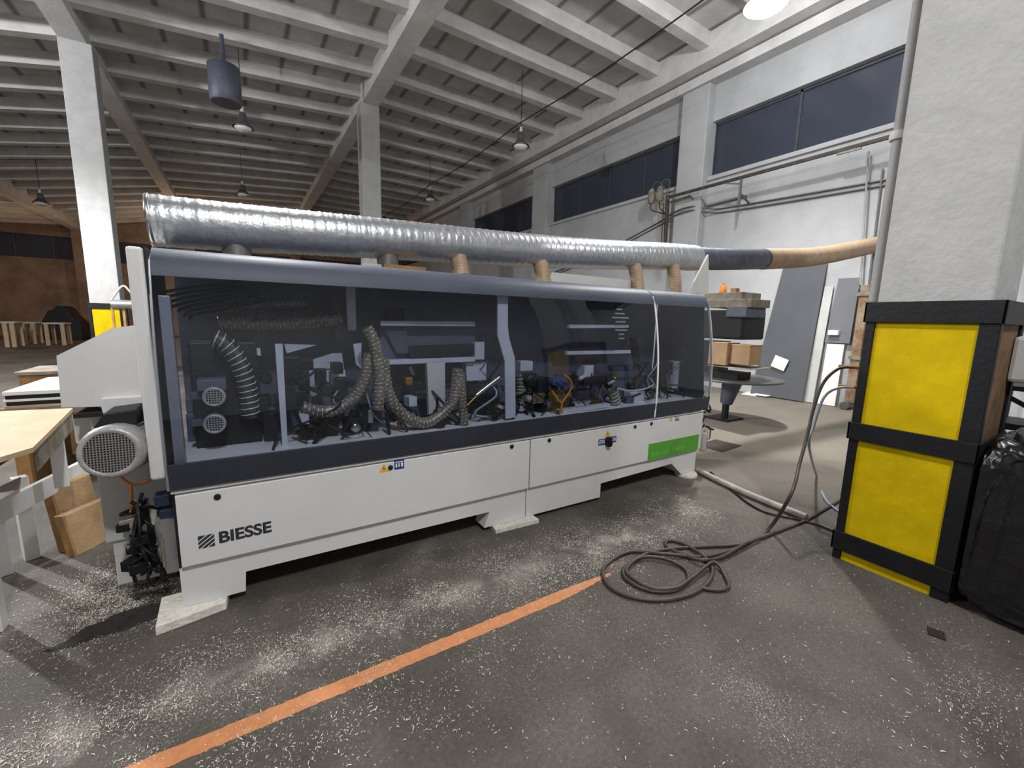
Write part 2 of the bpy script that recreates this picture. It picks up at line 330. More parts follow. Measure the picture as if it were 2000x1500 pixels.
# ================================================================== COLUMNS
def column(x, y, top, label, front='wooddark'):
    """square plaster column; timber and black steel guard with yellow boards up to 1.6 m; x,y = near corner of its -X face"""
    t = thing('guarded_column', label, 'column', None, (x + .26, y - .26, 0))
    MB().box((x + .03, y - .49, 0), (x + .53, y - .03, top)).build('shaft', 'column', t, .012)
    yb = MB()
    for z0, z1 in ((.0, .09), (.17, .80), (.86, 1.49)):
        b = MB().box((x + .012, y - .5, z0), (x + .028, y - .02, z1)).build('yellow_board', 'yellow', t)
    for z0, z1 in ((.17, .80), (.86, 1.49)):
        MB().box((x + .06, y - .52, z0), (x + .50, y - .495, z1)).build('side_board' if front != 'yellow' else 'yellow_board', front, t)
        MB().box((x + .06, y - .025, z0), (x + .50, y - .001, z1)).build('side_board', 'wooddark', t)
    for px, py, wy in ((x, y, .045), (x, y - .535, .075), (x + .5, y, .045), (x + .5, y - .535, .06)):
        s_ = -1 if py == y else 1
        MB().box((px, py, 0), (px + .05, py + s_ * wy, 1.6)).build('corner_post', 'black', t, .004)
    for z0, z1 in ((.065, .185), (.78, .885), (1.485, 1.6)):
        b = MB(); X0, X1, Y0, Y1 = x - .012, x + .56, y - .545, y + .01
        b.box((X0, Y0, z0), (X0 + .012, Y1, z1)).box((X1 - .012, Y0, z0), (X1, Y1, z1))
        b.box((X0, Y0, z0), (X1, Y0 + .012, z1)).box((X0, Y1 - .012, z0), (X1, Y1, z1))
        b.build('band', 'black', t, .003)
    return t
column(3.43, -1.365, 7.12, 'nearest white column with black and yellow guard, at the right beside the hose')
column(-2.45, 10.65, 6.72, 'distant white column left of the machine, yellow guard panel at its foot', 'yellow')
column(3.30, 10.75, 7.12, 'distant white column rising behind the middle of the silver duct', 'yellow')
# ================================================================== LAMPS
def bay_lamp(x, y, z, label, lit=False, g='pendant lamps hanging from the roof', r=.23, power=None, cone=174, blend=.4):
    t = thing('pendant_lamp', label, 'lamp', g, (x, y, z))
    zt = slab_z(x)
    MB().cyl((x, y, z + .42), (x, y, zt), .008, 6).build('cord', 'lampdark', t)
    MB().lathe([(.02, .46), (.035, .45), (.04, .34), (.055, .33)], (x, y, z), n=14).build('socket', 'bulb', t)
    MB().lathe([(.05, .33), (.075, .30), (.085, .18), (.10, .14)], (x, y, z), n=16).build('ballast_housing', 'lampbody', t)
    MB().lathe([(.09, .15), (.12, .12), (r * .8, .04), (r, 0), (r - .008, 0), (r * .8 - .01, .032), (.11, .11), (.08, .14)], (x, y, z), n=24, caps=False).build('reflector', 'lampbody' if not lit else 'bulb', t)
    MB().lathe([(.015, .10), (.06, .08), (r * .72, .025), (r * .8, -.01), (r * .62, -.06), (.07, -.09), (.01, -.095)], (x, y, z), n=20).build('bulb', 'lit' if lit else 'bulb', t)
    if lit:
        ld = bpy.data.lights.new('lamp_light', 'SPOT'); ld.energy = power or LIT; ld.shadow_soft_size = .14; ld.color = (1, .99, .985)
        ld.spot_size = math.radians(cone); ld.spot_blend = blend
        lo = bpy.data.objects.new('lamp_light', ld); COL.objects.link(lo); adopt(lo, t); lo.location = (x, y, z - .25)
        ud = bpy.data.lights.new('ceiling_fill', 'POINT'); ud.energy = (power or LIT) * UP; ud.shadow_soft_size = .1; ud.color = (.97, .985, 1)
        uo = bpy.data.objects.new('ceiling_fill', ud); COL.objects.link(uo); adopt(uo, t); uo.location = (x, y, z + .62)   # fill light added above the shade to brighten the ceiling
    return t
bay_lamp(6.6, 1.3, 5.75, 'brightly lit pendant lamp at the top edge, near the window wall', True, r=.28, power=LIT * 1.25, cone=136, blend=1.0)
bay_lamp(6.6, 7.38, 5.84, 'unlit pendant lamp with white bulb, second along the window wall')
bay_lamp(6.6, 13.6, 5.88, 'small unlit pendant lamp, third along the window wall, beside the middle column')
bay_lamp(.6, 3.4, 5.9, 'lit pendant lamp above the machine', True, power=LIT * .75)
bay_lamp(.6, 10.0, 5.72, 'dim unlit pendant lamp below the dark cowl')
bay_lamp(.6, 16.7, 5.75, 'small dark pendant lamp hanging just above the left end of the duct')
bay_lamp(-5.4, 19.6, 5.1, 'dark pendant lamp at the far left, left of the distant column')
bay_lamp(.6, -4.6, 5.9, 'lit pendant lamp behind the viewer, nearer the machine', True, power=LIT * .80)
bay_lamp(6.6, -4.8, 5.75, 'lit pendant lamp behind the viewer, nearer the window wall', True, power=LIT * .26)
bay_lamp(-5.4, 6.9, 5.3, 'added lit pendant lamp out of view, brightening the distant left column', True, power=LIT * 3.0, cone=168)  # unseen lamp added to brighten the distant left column
bay_lamp(-5.4, .5, 5.4, 'added lit pendant lamp out of view on the left', True, power=LIT * .5)  # unseen lamp added to help light the hall
for (x, y, z, p, c) in ((-1.5, 26.0, 3.6, WARM, (1, .66, .42)), (-9.5, 25, 3.4, WARM * .45, (1, .66, .42))):
    ld = bpy.data.lights.new('work_light', 'POINT'); ld.energy = p; ld.shadow_soft_size = .2; ld.color = c
    lo = bpy.data.objects.new('work_light', ld); COL.objects.link(lo); lo.location = (x, y, z)
tag(MB().lathe([(.27, 0), (.29, .03), (.29, .70), (.05, .72), (.04, 1.3)], (.3, 9.0, 5.78), n=24).build('ventilator_cowl', 'inner'), 'dark cylindrical cowl hanging from the roof at the upper left', 'ventilator')
wp = []
for i in range(33):
    yy = -6 + i * .85; q = ((yy - 1.3) / 6.15) % 1.0; wp.append((6.6, yy, 6.42 - .10 * math.sin(PI * q)))
tag(MB().sweep(wp, .014, 6).build('suspension_cable', 'lampdark'), 'thin dark cable strung along the row of lamps by the windows', 'cable')
# ================================================================== THE EDGE BANDING MACHINE
mc = thing('edge_banding_machine', 'long white edge banding machine with smoked glass hood in the middle of the hall', 'machine', None, (2, .45, 0))
DEP = .9
# base in two lengths, feet and cut-outs
b1 = MB().prism([(0, 0, .045), (.255, 0, .045), (.262, 0, .15), (1.68, 0, .142), (1.64, 0, .034), (1.977, 0, .034), (1.977, 0, .252), (0, 0, .252)], (0, .13, 0))
b1.hexa([(.255, .0, .045), (.26, .13, .15), (.62, .13, .15), (.62, .0, .15)], [(.255, .0, .151), (.26, .13, .151), (.62, .13, .151), (.62, .0, .151)]) if False else None
b1.box((0, DEP - .13, .045), (.26, DEP, .252)).box((.26, DEP - .13, .15), (1.977, DEP, .252)).box((0, .13, .15), (1.977, DEP - .13, .252)).box((0, .13, .045), (.2, DEP - .13, .15))
b1.build('base_frame', 'white', mc, .004)
b2 = MB().prism([(1.985, 0, .034), (2.72, 0, .028), (2.72, 0, .146), (3.61, 0, .165), (3.76, 0, .042), (3.97, 0, .036), (3.97, 0, .252), (1.985, 0, .252)], (0, .13, 0))
b2.box((1.985, .13, .15), (3.97, DEP, .252)).box((3.77, .13, .04), (3.97, DEP, .15)).box((1.985, .13, .04), (2.2, DEP, .15))
b2.build('base_frame', 'white', mc, .004)
MB().box((.55, .35, .085), (1.62, .7, .15)).box((2.9, .4, .09), (3.6, .7, .15)).build('under_shade', 'rubber', mc)  # dark beams standing in for the shadow under the base
# body behind the doors
MB().box((.0, .03, .252), (3.98, DEP, .64)).build('bed', 'offwhite', mc)
# doors
DY = -.028
def door(x0, x1, name='front_door'):
    d = MB().prism([(x0, DY, .262), (x0, DY, .615), (x0, .0, .628), (x0, .03, .628), (x0, .03, .262), (x0, .0, .256)], (x1 - x0, 0, 0)); return d.build(name, 'white', mc, .003)
d1 = door(.014, 1.981); d2 = door(1.991, 3.985)
MB().box((0, -.004, .252), (.012, .03, .63)).box((1.982, -.002, .252), (1.990, .03, .628)).box((.012, -.003, .2535), (3.98, .02, .2585)).build('door_seal', 'rubber', mc)
MB().box((.0, -.034, .629), (3.99, .03, .642)).build('door_lip', 'white', mc, .003)
for x, z, d in ((.172, .582, d1), (1.0, .586, d1), (1.831, .593, d1), (2.152, .594, d2), (3.048, .590, d2), (3.252, .594, d2)):
    MB().lathe([(.0145, 0), (.0145, .006), (.011, .008), (.004, .0085)], (x, DY, z), (0, -1, 0), 16).build('lock_plug', 'rubber', d)
# warning marks
def tri(x, z, s, d):
    MB().prism([(x - s, DY - .0005, z - s * .8), (x + s, DY - .0005, z - s * .8), (x, DY - .0005, z + s * .95)], (0, -.0006, 0)).build('warning_triangle', 'yel', d)
    MB().prism([(x - s * .1, DY - .0012, z - s * .5), (x + s * .28, DY - .0012, z + .02 * s), (x, DY - .0012, z + .02 * s), (x + s * .1, DY - .0012, z + s * .5), (x - s * .28, DY - .0012, z - s * .1), (x, DY - .0012, z - s * .1)], (0, -.0004, 0)).build('bolt_mark', 'ink', d)
def sq(x, z, sx, sz, d):
    MB().box((x - sx, DY - .0012, z - sz), (x + sx, DY - .0005, z + sz)).build('blue_sign', 'blue', d)
    b = MB(); q = sx * .75
    b.box((x - q, DY - .0019, z + sz * .45), (x + q, DY - .0012, z + sz * .62)).box((x - q, DY - .0019, z - sz * .5), (x - q * .6, DY - .0012, z + sz * .3))
    b.box((x - q * .2, DY - .0019, z - sz * .5), (x + q * .1, DY - .0012, z + sz * .3)).box((x + q * .5, DY - .0019, z - sz * .5), (x + q, DY - .0012, z + sz * .3)).build('sign_mark', 'paper', d)
tri(.962, .587, .028, d1); sq(1.052, .596, .029, .029, d1)
tri(2.735, .572, .028, d2); sq(2.68, .508, .04, .026, d2); sq(2.80, .514, .036, .026, d2)
MB().lathe([(.036, 0), (.036, .012), (.02, .03), (.012, .05)], (2.74, DY, .51), (0, -1, 0), 12).box((2.72, DY - .035, .47), (2.76, DY - .001, .545)).build('door_latch', 'tangle', d2)
tri(3.51, .605, .022, d2); sq(3.60, .609, .026, .026, d2)
MB().box((3.238, DY - .0030, .262), (3.945, DY - .0005, .412)).build('green_nameplate', 'green', d2)
text_mesh('Akron 1400', .066, 'nameplate_lettering', 'greentext', d2, (3.275, DY - .0035, .292), (1, 0, 0), (0, 0, 1), sx=1.45)
for dx, dz in ((0, 0), (.0028, 0), (.0014, .0012), (.0014, -.0012)):
    text_mesh('BIESSE', .080, 'maker_lettering', 'ink', d1, (.160 + dx, DY - .0008 - dx * .02, .347 + dz), (1, 0, .012), (0, 0, 1), bold=.0014, sx=1.03)
lg = MB(); x0, z0, q = .083, .338, .064
def clip_poly(P, f):
    out = []
    for A, B in zip(P, P[1:] + P[:1]):
        fa, fb = f(A), f(B)
        if fa >= 0: out.append(A)
        if (fa >= 0) != (fb >= 0): t = fa / (fa - fb); out.append((A[0] + (B[0] - A[0]) * t, A[1] + (B[1] - A[1]) * t))
    return out
for lo_, hi_ in ((-1.0, -.44), (-.34, -.12), (-.02, .20), (.30, .52), (.62, 1.1)):
    P = clip_poly(clip_poly([(0, 0), (1, 0), (1, 1), (0, 1)], lambda p: (p[1] - p[0] * .75) - lo_), lambda p: hi_ - (p[1] - p[0] * .75))
    if len(P) > 2: lg.prism([(x0 + u * q, DY - .0003, z0 + v * q) for u, v in P], (0, -.0008, 0))
lg.build('maker_emblem', 'ink', d1)
# hood: cross section (y,z) swept along x
def hood_y(z):
    P = [(-.050, .655), (-.058, .78), (-.056, .95), (-.040, 1.2), (-.008, 1.42), (.03, 1.60), (.052, 1.66), (.09, 1.705), (.15, 1.732), (.26, 1.745), (.62, 1.76)]
    for i, ((ya, za), (yb, zb)) in enumerate(zip(P, P[1:])):
        if za <= z <= zb:
            yp, zp = P[max(i - 1, 0)]; yn, zn = P[min(i + 2, len(P) - 1)]; t = (z - za) / (zb - za); h = zb - za
            m0 = (yb - yp) / max(zb - zp, 1e-6) * h; m1 = (yn - ya) / max(zn - za, 1e-6) * h
            return (2 * t ** 3 - 3 * t * t + 1) * ya + (t ** 3 - 2 * t * t + t) * m0 + (3 * t * t - 2 * t ** 3) * yb + (t ** 3 - t * t) * m1
    return P[0][0]
def soft(o, a=.5):
    for p in o.data.polygons: p.use_smooth = True
    o.data.set_sharp_from_angle(angle=a)
def strip(x0, x1, z0, z1, th, n=8, extra=()):
    pts = [(hood_y(z0 + (z1 - z0) * i / n), z0 + (z1 - z0) * i / n) for i in range(n + 1)] + list(extra)
    inn = [(y + th, z - (th if z > 1.64 else 0)) for y, z in reversed(pts)]
    return MB().prism([(x0, y, z) for y, z in pts + inn], (x1 - x0, 0, 0), False)
hx = [(.0, 3.255), (3.267, 4.02)]
hoods = []
for i, (a, b) in enumerate(hx):
    h = strip(a, b, 1.605, 1.74, .012, 18, [(.26, 1.745), (.62, 1.76)]).build('hood', 'hood', mc); hoods.append(h)
    soft(h)
    strip(a, b, .652, .775, .012, 4).build('hood_lower_rail', 'hoodlow', h, .004)
    g = strip(a + .004, b - .004, .770, 1.61, .005, 12).build('smoked_pane', 'smoke', h)
strip(3.252, 3.270, .652, 1.74, .006, 16, [(.3, 1.747)]).build('hood_seam', 'paper', hoods[0])
strip(4.018, 4.030, .652, 1.74, .02, 16, [(.3, 1.747)]).build('hood_end_trim', 'offwhite', hoods[1])
strip(-.008, .001, .652, 1.74, .02, 16, [(.3, 1.747)]).build('hood_end_trim', 'alu', hoods[0])
MB().prism([(4.019, .0, .66), (4.019, .09, 1.69), (4.019, .62, 1.75), (4.019, .62, .66)], (.006, 0, 0)).build('hood_end_plate', 'hoodlow', hoods[1])
# left side post and sheet-metal cover
MB().box((-.068, -.012, .70), (-.014, .5, 1.716)).build('side_post', 'white', mc, .012)
MB().box((-.014, .012, .655), (-.006, .5, 1.72)).build('side_gasket', 'rubber', mc)
cv = [aY(110, 695, .3), aY(222, 640, .3), aY(278, 634, .3), aY(300, 806, .3), aY(200, 806, .3), aY(198, 794, .3), aY(120, 796, .3)]
cvm = MB().prism(cv, (0, .55, 0)).build('side_cover', 'white', mc, .012)
q1, q2 = aY(198, 777, .275), aY(282, 803, .275)
MB().box((q1.x, .265, q2.z), (q2.x, .32, q1.z)).build('cover_box', 'white', cvm, .006)
# body under the cover, down to the floor
MB().box((-.32, .34, .30), (-.03, .8, .955)).box((-.40, .42, .80), (-.30, .8, .95)).build('side_cabinet', 'offwhite', mc, .006)
MB().box((-.30, .36, .05), (-.02, .78, .30)).build('side_plinth', 'offwhite', mc, .006)
MB().box((-.36, .28, .955), (-.07, .75, .975)).build('dust_ledge', 'soil', mc)
# drive motor: fan cover towards the viewer
mo = Vector((-.185, -.02, .853)); ax = Vector((-.12, -1, .10)).normalized()
M1 = MB().lathe([(.098, -.34), (.102, -.30), (.102, -.08)], mo, ax, 28).build('drive_motor', 'motorgrey', mc)
fins = MB()
for i in range(18):
    a = 2 * PI * i / 18; u = ax.cross(Vector((0, 0, 1))).normalized(); v = u.cross(ax)
    dd = u * math.cos(a) + v * math.sin(a); fins.bar(mo + dd * .107 - ax * .30, mo + dd * .107 - ax * .10, .005, .016, up=dd)
fins.build('cooling_fins', 'motorgrey', M1)
MB().lathe([(.112, -.11), (.115, -.09), (.115, -.02), (.108, .004), (.088, .012), (.086, .004), (.10, -.006), (.10, -.10)], mo, ax, 28, False).build('fan_cover', 'motorgrey', M1)
gr = MB(); u = ax.cross(Vector((0, 0, 1))).normalized(); v = u.cross(ax)
for i in range(-8, 9):
    t = i * .0105; h = math.sqrt(max(0, .088 ** 2 - t * t))
    gr.bar(mo + u * t - v * h + ax * .006, mo + u * t + v * h + ax * .006, .0042)
    gr.bar(mo + v * t - u * h + ax * .008, mo + v * t + u * h + ax * .008, .0042)
gr.build('fan_grill', 'wire', M1)
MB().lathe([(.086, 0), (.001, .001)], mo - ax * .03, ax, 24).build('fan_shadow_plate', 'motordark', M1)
MB().hexa([mo + Vector(p) for p in ((-.07, .10, .09), (.08, .10, .09), (.08, .28, .09), (-.07, .28, .09))], [mo + Vector(p) for p in ((-.03, .10, .15), (.08, .10, .16), (.08, .28, .16), (-.03, .28, .15))]).build('terminal_box', 'motordark', M1, .006)
for pts in ([(235, 930), (262, 948), (300, 935)], [(256, 945), (258, 985), (252, 1010)]):
    cable([aY(px, py, .2) for px, py in pts], .006).build('orange_cable', 'orangecable', mc)
# air service unit hanging at the left end
fu = MB().box((-.075, .06, .545), (-.012, .13, .60)).box((-.06, .05, .49), (-.01, .14, .53)).build('air_service_unit', 'navy', mc, .004)
MB().lathe([(.036, .0), (.042, .02), (.042, .20), (.03, .22)], (-.045, .09, .27), n=18).build('filter_bowl', 'clear', fu)
MB().lathe([(.006, 0), (.008, .14)], (-.06, .05, .25), n=8).build('drain_rod', 'planks', fu)
for k in range(9):
    random.seed(40 + k); a = Vector((-.12, .12, .50)); pts = [Vector((-.10 + random.uniform(-.08, .05), .1 + random.uniform(-.04, .1), .58 - i * .1 + random.uniform(-.03, .03))) for i in range(5)]
    cable(pts, .008).build('air_tube', 'tangle', fu)
random.seed(11)
for k in range(14):
    c = Vector((-.13 + random.uniform(-.07, .06), .14 + random.uniform(-.05, .08), .38 + random.uniform(-.14, .1))); s_ = random.uniform(.012, .035)
    MB().box(c - Vector((s_, s_, s_ * .8)), c + Vector((s_, s_, s_ * .8)), random.uniform(0, 1.5)).build('valve_block', 'tangle' if k % 4 else 'steel', fu, .003)
cable([(-.11, .06, .27), (-.125, .05, .21), (-.10, .05, .165), (-.075, .06, .2), (-.09, .07, .25)], .006).build('air_tube', 'tangle', fu)
# ------------------------------------------------ inside the hood
ins = mc
MB().box((.02, .62, .64), (4.0, .635, 1.74)).build('back_panel', 'inner', ins)
MB().box((.03, .02, .70), (3.99, .46, .742)).build('bed_plate', 'white', ins)
MB().box((.03, .46, .655), (3.9, .54, .90)).box((.03, .50, .90), (3.9, .58, .98)).build('conveyor_beam', 'inner', ins, .006)
MB().box((.018, .02, .70), (.060, .06, 1.52)).build('inner_post', 'alu', ins, .003)
p2 = [aY(537, 672, .14), aY(552, 672, .14), aY(563, 888, .14), aY(553, 888, .14)]
MB().prism(p2, (0, .03, 0)).build('inner_post', 'innerlight', ins, .002)
for (px, py) in ((418, 775), (419, 828)):
    c = aY(px, py, .16); K = .72
    mm = MB().lathe([(.066 * K, 0), (.07 * K, .02), (.07 * K, .20)], c, (0, 1, 0), 22).build('trim_motor', 'motordark', ins)
    MB().lathe([(.070 * K, .02), (.070 * K, 0), (.064 * K, -.008), (.054 * K, -.009), (.054 * K, -.002)], c, (0, 1, 0), 24, False).build('fan_ring', 'motorgrey', mm)
    g = MB()
    for i in range(-3, 4):
        t = i * .0115; h = math.sqrt(.040 ** 2 - t * t); g.bar(c + Vector((t, -.006, -h)), c + Vector((t, -.006, h)), .0032); g.bar(c + Vector((-h, -.007, t)), c + Vector((h, -.007, t)), .0032)
    g.build('fan_grill', 'motorgrey', mm)
    MB().box(c + Vector((-.10, .04, -.015)), c + Vector((-.05, .10, .02))).build('cable_gland', 'inner', mm, .004)
MB().box((.08, .3, .66), (.38, .5, 1.30)).build('trimming_unit', 'motordark', ins, .01)
MB().box(aY(385, 765, .16), aY(442, 735, .26)).build('motor_bracket', 'inner', ins, .005)
def hose(pxs, y, r, m='greyhose', pitch=.017, n=12, ys=None):
    pts = [aY(px, py, y if ys is None else ys[i]) for i, (px, py) in enumerate(pxs)]
    h = MB().sweep(smooth_path(pts, .015), r, n).build('suction_hose', m, ins)
    wire_coil(pts, r * 1.04, pitch * 1.55).build('wire_coil', 'coil', h); return h
def wire_coil(pts, r, pitch):
    p = smooth_path(pts, .004); out = []; a = 0.0; k = len(p)
    u = None; acc = 0.0; last = p[0]
    for i in range(k):
        t = (p[min(i + 1, k - 1)] - p[max(i - 1, 0)]).normalized()
        if u is None: u = Vector((0, 0, 1)) if abs(t.z) < .9 else Vector((0, 1, 0))
        u = (u - t * u.dot(t)).normalized(); b = t.cross(u); a += (p[i] - last).length / pitch * 2 * PI; last = p[i]
        out.append(p[i] + (u * math.cos(a) + b * math.sin(a)) * r)
    q = []
    for A, B in zip(out, out[1:]):
        q.append(A); 
        if (B - A).length > .02: q.append(((A + B) / 2))
    return MB().sweep(q, r * .075, 5)
hose([(418, 660), (440, 672), (462, 700), (478, 735), (486, 772), (490, 815)], .22, .042, 'darkhose', .020)
hose([(428, 634), (470, 632), (520, 634), (570, 632), (620, 628), (668, 622)], .40, .040, 'greyhose', .014)
hose([(440, 600), (500, 594), (560, 594), (600, 594)], .50, .032, 'greyhose', .014)
hose([(716, 640), (730, 665), (738, 700), (742, 745), (738, 800)], .10, .033, 'greyhose', .015)
hose([(722, 690), (714, 735), (695, 772), (665, 796), (630, 804), (590, 796)], .16, .034, 'greyhose', .015)
hose([(748, 700), (753, 745), (766, 785), (795, 815), (830, 826), (864, 808), (888, 775), (894, 720)], .13, .035, 'greyhose', .015)
hose([(898, 728), (902, 765), (904, 800), (908, 838)], .12, .030, 'greyhose', .015)
hose([(1022, 735), (1020, 770), (1010, 800)], .3, .05, 'greyhose', .018)
hose([(1196, 762), (1202, 785), (1205, 800)], .16, .045, 'greyhose', .02)
def plate(pxs, y, th, name='guard_plate', m='innerlight', bev=.002):
    return MB().prism([aY(px, py, y) for px, py in pxs], (0, th, 0)).build(name, m, ins, bev)
plate([(460, 678), (508, 680), (510, 695), (480, 690)], .36, .03)
plate([(555, 672), (618, 674), (560, 690)], .36, .02)
plate([(606, 704), (650, 690), (668, 690), (672, 720), (606, 720)], .46, .02)
plate([(604, 724), (674, 722), (676, 752), (606, 756)], .46, .02)
plate([(690, 672), (706, 670), (706, 720), (696, 712)], .3, .02)
plate([(400, 560), (650, 555), (655, 612), (402, 604)], .58, .02, 'rear_guard', 'inner')
plate([(650, 545), (672, 545), (676, 668), (655, 668)], .42, .03, 'upright', 'inner')
plate([(676, 560), (694, 560), (696, 645), (680, 645)], .34, .03, 'upright', 'innerlight')
for a, b, c, d in ((498, 604, 524, 622), (596, 598, 614, 616)): plate([(a, b), (c, b), (c, d), (a, d)], .36, .05, 'hose_clamp', 'tangle')
plate([(744, 627), (928, 628), (928, 637), (744, 636)], .26, .03, 'rail', 'innerlight')
plate([(738, 704), (928, 697), (928, 706), (738, 713)], .26, .05, 'rail', 'innerlight')
plate([(742, 637), (928, 638), (928, 696), (742, 702)], .34, .02, 'tool_panel', 'inner')
plate([(752, 645), (790, 642), (812, 690), (775, 690)], .30, .006, 'guard_plate', 'hood')
plate([(756, 603), (790, 602), (790, 626), (756, 627)], .5, .05, 'switch_box', 'rubber')
plate([(800, 676), (926, 672), (926, 694), (800, 700)], .28, .05, 'tool_rack', 'rubber')
plate([(834, 709), (869, 707), (870, 812), (838, 812)], .20, .035, 'guard_plate', 'offwhite')
plate([(928, 668), (946, 668), (946, 702), (928, 702)], .26, .05, 'switch_box', 'innerlight')
plate([(910, 708), (950, 708), (950, 742), (912, 744)], .30, .06, 'switch_box', 'innerlight')
bent = [(972, 570), (992, 572), (992, 640), (995, 662), (1006, 700), (1007, 815), (988, 818), (986, 705), (972, 655)]
plate(bent, .09, .012, 'bent_guard', 'innerlight')
MB().cyl(aY(975, 737, .08), aY(930, 772, .08), .014, 10).build('air_cylinder', 'steel', ins)
MB().cyl(aY(934, 770, .08), aY(912, 792, .08), .007, 8).build('piston_rod', 'brass', ins)
for pts in ([(952, 800), (970, 818)], [(985, 800), (962, 820)], [(950, 788), (1000, 812)], [(690, 800), (668, 850)], [(640, 815), (612, 870)], [(755, 805), (760, 850)], [(575, 800), (600, 860)]):
    MB().bar(aY(*pts[0], .12), aY(*pts[1], .12), .02).build('bracket_arm', 'tangle', ins)
for k, (px, py, w_, h_, yy, mm) in enumerate((
        (570, 720, 22, 26, .2, 'tangle'), (588, 742, 18, 22, .22, 'motordark'), (600, 712, 16, 12, .2, 'tangle'), (628, 738, 14, 20, .24, 'tangle'), (640, 762, 18, 14, .2, 'motordark'),
        (660, 720, 12, 14, .3, 'tangle'), (668, 760, 16, 26, .26, 'motordark'), (612, 768, 14, 10, .18, 'steel'), (568, 775, 12, 26, .16, 'motordark'), (596, 818, 12, 14, .14, 'innerlight'),
        (520, 740, 16, 40, .28, 'motordark'), (508, 800, 22, 30, .26, 'tangle'), (530, 830, 16, 30, .24, 'motordark'), (610, 845, 26, 16, .2, 'tangle'), (645, 835, 22, 18, .22, 'motordark'),
        (700, 830, 30, 18, .24, 'motordark'), (806, 785, 10, 12, .2, 'innerlight'), (800, 745, 9, 9, .2, 'brass'), (790, 770, 26, 22, .32, 'motordark'), (862, 826, 14, 12, .1, 'motordark'),
        (940, 765, 26, 18, .26, 'motordark'), (955, 800, 20, 16, .3, 'tangle'), (1042, 745, 16, 14, .2, 'tangle'), (1062, 752, 14, 18, .2, 'motordark'), (1052, 778, 14, 12, .16, 'steel'),
        (1030, 715, 14, 12, .3, 'innerlight'), (1070, 790, 18, 16, .2, 'tangle'), (1095, 745, 16, 9, .14, 'blue'), (1082, 762, 12, 12, .18, 'tangle'), (1165, 745, 26, 9, .22, 'rubber'),
        (1150, 725, 12, 14, .3, 'innerlight'), (1240, 668, 18, 12, .26, 'rubber'), (1246, 778, 16, 16, .2, 'innerlight'), (1232, 785, 8, 10, .16, 'hood'), (1302, 720, 14, 16, .3, 'rubber'),
        (1340, 670, 34, 7, .3, 'rubber'), (1345, 775, 8, 22, .2, 'rubber'), (1325, 735, 12, 36, .3, 'innerlight'), (1362, 730, 9, 60, .3, 'innerlight'), (1110, 800, 16, 14, .24, 'motordark'))):
    c = aY(px, py, yy); q = (aY(px + w_, py, yy) - c).length * .8; r = (aY(px, py - h_, yy) - c).length * .8
    if k % 3 == 1 and mm not in ('innerlight', 'rubber'): MB().lathe([(q * .6, 0), (q, .01), (q, .09), (q * .7, .1)], c, (0, 1, 0), 14).build('spindle_motor', mm, ins)
    else: MB().box(c - Vector((q, 0, r)), c + Vector((q, .09, r)), random.uniform(-.15, .15)).build('valve_block' if k % 2 else 'tool_head', mm, ins, .004)
plate([(1112, 634), (1228, 635), (1228, 640), (1112, 641)], .22, .03, 'rail', 'innerlight')
plate([(1108, 686), (1232, 684), (1232, 690), (1108, 693)], .22, .03, 'rail', 'innerlight')
plate([(1100, 800), (1192, 788), (1192, 795), (1100, 808)], .10, .05, 'rail', 'innerlight')
for pts in ([(1102, 732), (1114, 742), (1116, 758), (1106, 775), (1098, 786), (1096, 805)], [(1078, 763), (1088, 778), (1097, 788)]):
    cable([aY(px, py, .08) for px, py in pts], .008).build('orange_cable', 'orangecable', ins)
cable([aY(px, py, .15) for px, py in ((1204, 758), (1230, 763), (1258, 760), (1276, 752))], .007).build('air_tube', 'offwhite', ins)
random.seed(5)
for k in range(34):
    x = random.uniform(.3, 3.9); pts = [Vector((x + random.uniform(-.12, .12), .12 + random.uniform(-.04, .2), .67 + i * random.uniform(.05, .12))) for i in range(4)]
    cable(pts, random.uniform(.005, .009)).build('machine_cable', random.choice(['tangle', 'tangle', 'rubber', 'motordark']), ins)
for k in range(7):
    pts = [aY(300 + 12 * k, 575 + 8 * k, .3), aY(380, 560 + 9 * k, .36), aY(470 + 8 * k, 552 + 6 * k, .42)]
    cable(pts, .008).build('machine_cable', 'tangle', ins)
random.seed(77)
for k in range(64):
    x = random.uniform(.45, 3.75); yy = random.uniform(.16, .44); zz = random.choice((.76, .80, .86, .92, 1.0, 1.08)) + random.uniform(-.02, .04)
    if x > 2.0 and zz > 1.0: zz -= .25
    q = random.uniform(.012, .034); c = Vector((x, yy, zz)); mm = random.choice(('tangle', 'tangle', 'motordark', 'steel', 'inner', 'innerlight', 'motorgrey', 'brass'))
    if k % 3 == 0: MB().cyl(c, c + Vector((random.uniform(-.08, .08), random.uniform(-.04, .02), random.uniform(-.08, .1))), q * .55, 10).build('tie_rod', mm, ins)
    elif k % 3 == 1: MB().lathe([(q * .6, 0), (q, .008), (q, .05), (q * .6, .058)], c, (random.uniform(-.4, .4), -1, random.uniform(-.3, .3)), 12).build('pressure_roller', mm, ins)
    else: MB().box(c - Vector((q, .012, q * .8)), c + Vector((q, .03, q * .8)), random.uniform(-.6, .6)).build('sensor_block', mm, ins, .003)
for k in range(30):
    x = random.uniform(.5, 3.8); z1 = random.uniform(.85, 1.25); yy = random.uniform(.12, .4)
    pts = [Vector((x, yy, z1)), Vector((x + random.uniform(-.1, .1), yy - .04, z1 - .08)), Vector((x + random.uniform(-.16, .16), yy, z1 - .2)), Vector((x + random.uniform(-.2, .2), yy + .03, max(.75, z1 - .34)))]
    cable(pts, random.uniform(.0035, .007)).build('machine_cable', random.choice(('tangle', 'tangle', 'rubber', 'hosebrown', 'bluehose')), ins)
